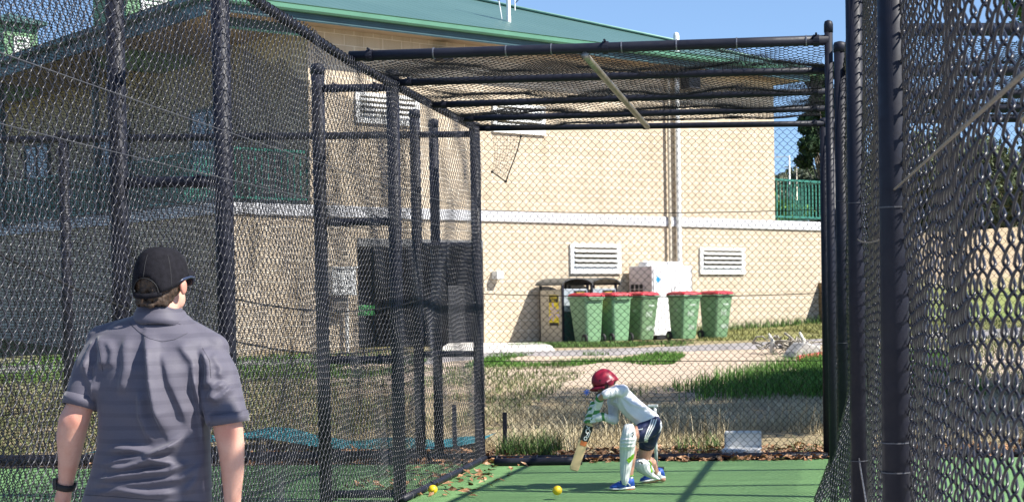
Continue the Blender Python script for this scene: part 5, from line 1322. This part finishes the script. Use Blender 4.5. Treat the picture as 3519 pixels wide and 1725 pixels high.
V_keep = V
def fold2(L, amp, wl, wr_):
    global V
    return fold(L, amp/1.7, wl, wr_)
V = V_keep
for ln, amp, a, b in [([(600, 330), (680, 400), (790, 440), (880, 450)], .010, 10, 22), ([(590, 360), (650, 460), (720, 520), (780, 560)], .010, 12, 20), ([(560, 380), (600, 480), (650, 560)], .008, 10, 18), ([(700, 350), (800, 420), (880, 500)], .006, 12, 20),
                      ([(700, 590), (790, 560), (880, 500)], .007, 10, 14), ([(500, 270), (515, 310), (505, 345)], .006, 8, 10), ([(545, 250), (560, 300), (550, 330)], .006, 8, 10), ([(500, 450), (530, 500), (570, 520)], .006, 9, 9), ([(640, 250), (620, 300), (570, 340)], .007, 10, 14)]:
    disp = disp+fold2(ln, amp, a, b)
setco(ks, V+N*(disp*back)[:, None])
mb = MB(); c = B(545, 300, .08)
t = np.linspace(0, 2*math.pi, 26, endpoint=False); ax = hk-B(600, 330, .12); ax /= np.linalg.norm(ax); e1 = np.cross(ax, (0, 1, 0)); e1 /= np.linalg.norm(e1); e2 = np.cross(ax, e1)
mb.rings([[c+ax*h+r*(math.cos(a)*e1+math.sin(a)*e2) for a in t] for h, r in ((-.02, .062), (.012, .056), (.014, .060), (-.026, .074))], caps=False); mb.build('collar', 'whitecloth', ks, smooth=True)
mb = MB(); mb.prism([(0, 0), (s_(34), s_(46)), (s_(52), -s_(18))], B(520, 385, -.02), (1, 0, 0), (0, 0, 1), (0, 1, 0), .006); mb.build('placket', plain('shadow_grey_trim', (.5, .5, .56), .8), ks)
# ---- shorts
mb = MB()
mb.cap(B(862, 568, .08), s_(88), B(862, 575, .24), s_(88), 18)
mb.cap(B(852, 600, .06), s_(94), B(772, 660, .0), s_(82), 18); mb.cap(B(862, 620, .24), s_(94), B(828, 745, .27), s_(78), 18); mb.cap(B(880, 600, .1), s_(78), B(850, 720, .16), s_(66))
so = remesh(mb, 'shorts', 'navy', .0055, 4, boy)
mb = MB(); mb.cap(B(835, 735, .26), s_(73), B(820, 775, .28), s_(68), 18); remesh(mb, 'undershorts', 'black', .0055, 3, boy)
from mathutils.bvhtree import BVHTree
def on_surface(o, pts, off=.002, n=14):
    dg = bpy.context.evaluated_depsgraph_get(); bv = BVHTree.FromObject(o, dg); P = np.array(pts, float); out = []
    for u in np.linspace(0, len(P)-1, n):
        x = np.interp(u, range(len(P)), P[:, 0]); y = np.interp(u, range(len(P)), P[:, 1])
        d = Vector(ray(1900+x/2.551, 1230+y/2.551)).normalized(); h = bv.ray_cast(Vector(CAM-bo), d)
        if h[0] is not None: out.append((np.array(h[0])+np.array(h[1])*off, np.array(h[1])))
    return out
def strip(o, pts, w, mat, name, par, off=.0025, n=14):
    S_ = on_surface(o, pts, off, n)
    if len(S_) < 3: return
    P = np.array([p for p, _ in S_]); Nn = np.array([q for _, q in S_]); T = np.gradient(P, axis=0); sd = np.cross(T, Nn); sd /= np.linalg.norm(sd, axis=1)[:, None]
    A = P-sd*w/2; Bb = P+sd*w/2; C = A-Nn*.003; D = Bb-Nn*.003; m = len(P)
    F = []
    for i in range(m-1): F += [(i, i+1, m+i+1, m+i), (2*m+i, i, i+1, 2*m+i+1)[::-1], (m+i, m+i+1, 3*m+i+1, 3*m+i)]
    mb = MB(); mb.add(np.concatenate([A, Bb, C, D]), F); return mb.build(name, mat, par, smooth=False)
bpy.context.view_layer.update()
for dx in (0, 20, 40): strip(so, [(868+dx, 535), (850+dx, 590), (822+dx*.9, 650), (806+dx*.6, 700), (808+dx*.5, 735)], .0095, 'white', 'side_stripe', so)
for k in range(3): strip(so, [(752+k*13, 628), (760+k*13, 618-k*5+6)], .009, 'white', 'chest_mark', so, n=4)
mb = MB(); mb.prism([(0, 0), (s_(40), 0), (s_(24), s_(24))], B(750, 628, -.095), (1, 0, 0), (0, 0, 1), (0, 1, 0), .004)
# ---- helmet
MAT['grillesteel'] = plain('dark_steel_bar', (.05, .05, .06), .35, .2, 10, .5, .6)
hel = empty('helmet'); hel.parent = boy
Vh = []; Fh = []; nt_, np_ = 40, 14
def HP(th, ph, r=1.0):
    cr = math.cos(ph)**.8
    x = .074*math.cos(th)*cr; y = .090*math.sin(th)*cr; zb = -.030+.03*max(0, math.sin(th))**2 + .016*math.sin(th); z = zb*(1-math.sin(ph))+.094*math.sin(ph)
    return K(x*r, y*r, z)
for i in range(np_+1):
    for k in range(nt_): Vh.append(HP(2*math.pi*k/nt_, R(89)*i/np_))
Fh = [(i*nt_+k, i*nt_+(k+1) % nt_, (i+1)*nt_+(k+1) % nt_, (i+1)*nt_+k) for i in range(np_) for k in range(nt_)]+[tuple(np_*nt_+k for k in range(nt_))]
mb = MB(); mb.add(Vh, Fh); sh_ = mb.build('shell', 'maroon', hel, smooth=True, fix=False); sd = sh_.modifiers.new('t', 'SOLIDIFY'); sd.thickness = .006; sd.offset = 1
mb = MB(); Vb = []; n_ = 18
for ext in (0, .5, 1):
    for k in range(n_+1):
        u = -1+2*k/n_; p = HP(math.pi/2+u*R(66), 0); Vb.append(p+hf*(.046*ext*math.sqrt(max(0, 1-(u*.97)**2)))-hu*(.006*ext+.02*u*u*ext))
mb.add(Vb, [(i*(n_+1)+k, i*(n_+1)+k+1, (i+1)*(n_+1)+k+1, (i+1)*(n_+1)+k) for i in range(2) for k in range(n_)]); pk = mb.build('peak', 'maroon', hel, smooth=True); sd = pk.modifiers.new('t', 'SOLIDIFY'); sd.thickness = .006
gr_ = []
mb = MB()
for z_, rr_ in ((-.046, 1.12), (-.07, 1.08), (-.094, .98)):
    mb.tube([K(.078*math.cos(a)*rr_, .1*math.sin(a)*rr_, z_) for a in np.linspace(R(15), R(165), 14)], .0028, 6)
for a in (R(40), R(90), R(140)): mb.tube([K(.085*math.cos(a), .107*math.sin(a), -.025), K(.085*math.cos(a), .11*math.sin(a), -.058), K(.076*math.cos(a), .098*math.sin(a), -.094)], .0028, 6)
mb.build('face_grille', 'grillesteel', hel, smooth=True)
for a in (R(150), R(30)):
    mb = MB(); p = HP(a, R(22), 1.03); mb.ell(p, (.008, .008, .008), KA, 10, 6); mb.build('vent_hole', 'black', hel, smooth=True)
for sx in (-1, 1):
    mb = MB(); mb.ell(K(sx*.077, -.012, -.026), (.007, .030, .026), KA, 14, 8); e_ = mb.build('ear_guard', 'maroon', hel, smooth=True)
    mb = MB(); mb.box(K(sx*.085, -.012, -.010), (.006, .05, .012), KA); mb.build('ear_logo', plain('red_white_badge', (.65, .25, .28), .5), e_)
    mb = MB(); mb.tube([K(sx*.076, .016, -.026), K(sx*.07, .04, -.06), K(sx*.042, .064, -.09), K(sx*.008, .072, -.095)], .006, 6, flat=.4); mb.build('chin_strap', 'black', hel, smooth=True)
mb = MB(); pb = HP(math.pi/2, 0)+hf*.075-hu*.01
for k in range(7):
    a = k*.9; mb.cap(pb, .003, pb+np.array((math.cos(a)*.02, 0, math.sin(a)*.02)), .005, 6)
mb.build('blue_tag', plain('blue_ribbon', (.03, .10, .45), .6), hel)
# ---- gloves
for nm, w, t0, wrist in (('top', wrN, -165, B(415, 345, -.05)), ('low', wrF, -75, B(448, 512, .0))):
    g = empty('batting_glove'); g.parent = boy
    c = onbat(t0)
    for k in range(4):      # padded finger rolls
        q = onbat(t0-42+27*k)
        for sg, (p0, p1) in enumerate((((.034, -.012), (.004, -.036)), ((-.002, -.037), (-.032, -.026)), ((-.035, -.022), (-.04, .006)))):
            mb = MB(); mb.cap(q+np.array((p0[0], p0[1], .003)), .0135, q+np.array((p1[0], p1[1], 0)), .0125, 10)
            mb.build('finger_roll', 'glovegreen' if (k+sg) % 2 == (1 if nm == 'top' else 0) else 'padwhite', g, smooth=True)
    mb = MB(); mb.cap(wrist, s_(34), w*.4+c*.6+np.array((.012, -.004, 0)), s_(42), 14); mb.build('wrist_pad', 'padwhite', g, smooth=True)
    mb = MB(); d = c-wrist; d /= np.linalg.norm(d); mb.tube([wrist-d*.006, wrist+d*.022], s_(38), 14); mb.build('wrist_band', 'glovegreen', g, smooth=True)
    th = onbat(t0+34); mb = MB(); mb.cap(w*.4+c*.6+np.array((.0, -.03, 0)), .014, th+np.array((-.012, -.034, -.004)), .0125, 10); mb.build('thumb_guard', 'padwhite', g, smooth=True)
# ---- pads
def pad(rows, dyf, name_strap, ribs=7):
    g = empty('leg_pad'); g.parent = boy
    rings = []; n = 40
    for (zx0, zx1, zy, dy, dep) in rows:
        c = B((zx0+zx1)/2, zy, dy); a = s_((zx1-zx0)/2); pts = []
        for k in range(n):
            t = 2*math.pi*k/n; front = math.sin(t) < 0
            rb = 1+ (.045*math.cos(t*ribs*2) if front else 0)
            pts.append(c+np.array((a*math.cos(t)*(1+.0*rb), dep*math.sin(t)*rb*(1.0 if front else .55), 0)))
        rings.append(pts)
    mb = MB(); mb.rings(rings); o = mb.build('pad_face', 'padwhite', g, smooth=True)
    k = o.modifiers.new('s', 'SUBSURF'); k.levels = k.render_levels = 1
    return g, o
fr_rows = [(640, 690, 572, -.10, .02), (622, 712, 590, -.11, .05), (610, 722, 630, -.12, .066), (600, 728, 680, -.13, .07), (594, 732, 694, -.125, .062), (588, 732, 706, -.135, .075), (588, 730, 724, -.125, .064), (586, 728, 738, -.135, .074), (585, 726, 756, -.122, .062), (584, 723, 770, -.13, .072), (584, 720, 786, -.115, .058), (586, 716, 820, -.105, .056), (588, 706, 880, -.095, .055), (588, 690, 950, -.09, .052), (590, 676, 1020, -.085, .05), (598, 664, 1080, -.085, .046), (612, 652, 1112, -.085, .03)]
fp, fpo = pad(fr_rows, 0, 'a')
bk_rows = [(735, 790, 878, .20, .03), (722, 822, 890, .19, .055), (716, 846, 912, .18, .066), (712, 858, 940, .185, .066), (712, 862, 965, .19, .06), (735, 872, 990, .20, .055), (770, 890, 1012, .215, .05), (810, 915, 1032, .23, .045), (860, 940, 1052, .245, .038), (905, 945, 1066, .25, .02)]
bp, bpo = pad(bk_rows, 0, 'b')
bpy.context.view_layer.update()
strip(fpo, [(654, 905), (680, 880), (712, 850)], .036, 'lime', 'calf_strap', fp, .004)
strip(bpo, [(850, 930), (860, 965), (866, 1000)], .020, 'lime', 'calf_strap', bp, .004)
mb = MB(); mb.tube([anN+(.02, -.03, .03), B(700, 1008, -.05), B(712, 1010, .0), B(700, 1008, .04)], [s_(10)]*4, 8); 
mb = MB(); mb.tube([B(664, 1008, -.03), B(664, 1008, -.03)+np.array((.002, 0, .026))], s_(36), 16); mb.build('ankle_strap', 'black', fp, smooth=True)
mb = MB(); mb.tube([B(672, 1032, -.03), B(672, 1032, -.03)+np.array((0, 0, .006))], s_(37), 16); mb.build('ankle_strap_trim', 'lime', fp, smooth=True)
mb = MB(); mb.tube([B(705, 880, -.03), B(702, 850, -.02)], s_(24), 12); mb.build('knee_strap', 'black', fp, smooth=True)
mb = MB(); mb.cap(B(838, 905, .26), s_(16), B(880, 990, .30), s_(12), 8); mb.build('side_wing', 'padwhite', bp, smooth=True)
mb = MB(); mb.cap(B(846, 900, .25), s_(6), B(868, 930, .27), s_(6), 8); mb.build('wing_trim', 'lime', bp, smooth=True)
for L, par, o in (([(700, 690), (694, 676), (704, 664), (694, 652), (706, 648), (700, 660), (708, 672), (700, 684)], fp, fpo), ([(752, 905), (764, 915), (772, 905), (784, 918), (776, 926), (790, 922)], bp, bpo)):
    S_ = on_surface(o, L, .003, 24)
    if len(S_) > 3: mb = MB(); mb.tube([p for p, _ in S_], .0022, 5); mb.build('script_mark', 'ink', par)
# ---- socks and shoes
mb = MB(); mb.tube([B(680, 1110, -.03), B(674, 1070, -.03), B(672, 1028, -.03)], [s_(30), s_(30), s_(31)], 14); mb.build('sock', 'white', boy, smooth=True)
mb = MB(); mb.tube([B(950, 1055, .38), B(930, 1030, .38), B(912, 1000, .37)], [s_(32), s_(32), s_(34)], 14); mb.build('sock', 'white', boy, smooth=True)
def shoe(heel, toe, up, hr, tr):
    g = empty('shoe'); g.parent = boy; d = toe-heel; L = np.linalg.norm(d); d /= L; u = np.array(up, float); u -= d*(u @ d); u /= np.linalg.norm(u); s = np.cross(d, u)
    def ring(t, w, h0, h1, e=2.4, n=18):
        c = heel+d*L*t; out = []
        for k in range(n):
            a = 2*math.pi*k/n; ca, sa = math.cos(a), math.sin(a)
            out.append(c+s*w*np.sign(ca)*abs(ca)**(2/e)+u*((h0+h1)/2+(h1-h0)/2*np.sign(sa)*abs(sa)**(2/e)))
        return out
    mb = MB(); mb.rings([ring(0, .016, .02, .05), ring(.04, .028, .014, .082), ring(.2, .034, .014, .092), ring(.38, .034, .014, .080), ring(.6, .038, .014, .062), ring(.8, .040, .014, .048), ring(.94, .032, .014, .036), ring(1, .014, .016, .026)])
    up_ = mb.build('upper', 'shoeblue', g, smooth=True)
    mb = MB(); mb.rings([ring(-.02, .018, .004, .018), ring(.05, .034, 0, .026), ring(.3, .036, .0, .022), ring(.7, .043, .0, .018), ring(.92, .036, .004, .018), ring(1.03, .014, .010, .018)]); mb.build('sole', 'whiteplastic', g, smooth=True)
    mb = MB(); mb.rings([ring(.0, .02, -.004, .006), ring(.1, .033, -.004, .004), ring(.35, .033, -.004, .003), ring(.4, .02, -.003, .003)]); mb.build('heel_tread', plain('orange_tread', (.6, .18, .08), .6), g, smooth=True)
    for k in range(4):
        q = heel+d*L*(.34+.1*k); mb = MB(); mb.tube([q+s*-.02+u*(.084-.009*k), q+u*(.092-.010*k), q+s*.02+u*(.084-.009*k)], .0035, 6); mb.build('lace', 'white', up_, smooth=True)
    for sg in (-1, 1):
        mb = MB(); mb.tube([heel+d*L*.22+u*.03+s*sg*.036, heel+d*L*.42+u*.07+s*sg*.031], .004, 6); mb.tube([heel+d*L*.42+u*.03+s*sg*.038, heel+d*L*.3+u*.072+s*sg*.031], .004, 6); mb.build('side_bars', 'white', up_, smooth=True)
    return g
hN = B(712, 1160, -.02); hN[2] = .008; tN = B(502, 1160, -.10); tN[2] = .008
shoe(hN, tN, (0, 0, 1), 0, 0)
hF = B(985, 1085, .40); tF = B(768, 1095, .36); hF[2] = .035; tF[2] = .008; shoe(hF, tF, (0, 0, 1), 0, 0)
# ================================================================== BAT (held: a thing of its own)
bat = empty('cricket_bat', bo+onbat(420), 0, 'wooden cricket bat with black sticker and white swirl emblem, held upright by the batter', 'cricket bat')
bb = np.array(bat.location)-bo
ud = onbat(-100)-onbat(100); ud /= np.linalg.norm(ud); fn = np.array((.30, -.95, .0)); fn -= ud*(fn @ ud); fn /= np.linalg.norm(fn); wd_ = np.cross(ud, fn)
if wd_[0] < 0: wd_ = -wd_
zpx = 1/2.551/5500*YK
def BT(u, w, n): return onbat(420)-bb + ud*u + wd_*w + fn*n
BL = 420*zpx; hwid = 41*zpx
mb = MB(); rings = []
for u, w, th_f, th_b in ((0, .62, .004, .006), (.008, .92, .008, .010), (.03, 1, .010, .014), (BL*.3, 1, .011, .024), (BL*.6, 1, .011, .020), (BL-.02, 1, .011, .014), (BL, .86, .011, .012), (BL+.02, .45, .011, .011), (BL+.045, .30, .010, .010)):
    a = hwid*w; rings.append([BT(u, -a, th_f*.75), BT(u, -a*.5, th_f), BT(u, 0, th_f*1.05), BT(u, a*.5, th_f), BT(u, a, th_f*.75), BT(u, a, -th_f*.3), BT(u, a*.45, -th_b*.7), BT(u, 0, -th_b), BT(u, -a*.45, -th_b*.7), BT(u, -a, -th_f*.3)])
mb.rings(rings); mb.build('blade', 'willow', bat, smooth=False, bevel=.002)
HL = 235*zpx
mb = MB(); us = np.linspace(BL+.02, BL+HL, 24); mb.tube([BT(u, 0, 0) for u in us], [.0135+.0012*(i % 2) for i in range(24)], 12); mb.build('grip', plain('dark_red_grip', (.09, .012, .016), .6), bat, smooth=True)
def plate(u0, u1, w0, w1, mat, name, n0=.0118):
    mb = MB(); mb.add([BT(u0, w0, n0), BT(u0, w1, n0), BT(u1, w1, n0), BT(u1, w0, n0), BT(u0, w0, n0+.0012), BT(u0, w1, n0+.0012), BT(u1, w1, n0+.0012), BT(u1, w0, n0+.0012)], [(3, 2, 1, 0), (4, 5, 6, 7), (0, 1, 5, 4), (1, 2, 6, 5), (2, 3, 7, 6), (3, 0, 4, 7)]); return mb.build(name, mat, bat)
stk = plate(BL*.665, BL*.995, -hwid*.93, hwid*.93, 'ink', 'sticker')
plate(BL*.56, BL*.66, -hwid*.6, hwid*.75, plain('orange_red_print', (.55, .16, .05), .5), 'lower_sticker')
mb = MB(); e = .0136
def sw(pts): mb.tube([BT(BL*u, hwid*w, e) for u, w in pts], .0042, 6)
sw([(.72+.035*math.sin(a), .12+.30*math.cos(a)-.0) for a in np.linspace(0, 2*math.pi, 18)])
sw([(.73, .42), (.78, .60), (.84, .62), (.86, .35), (.83, .05), (.85, -.25), (.90, -.35), (.93, -.1)]); sw([(.74, .0), (.80, .22), (.83, .30)]); sw([(.86, .66), (.90, .5), (.93, .2), (.965, -.3), (.98, -.6)]); sw([(.94, -.05), (.975, .25)])
mb.build('swirl_emblem', 'white', stk, smooth=True)
mb = MB(); 
for k in range(3): mb.box(BT(BL*.61, hwid*(-.3+.35*k), .0135), (.004, .0012, .010), [wd_, fn, ud])
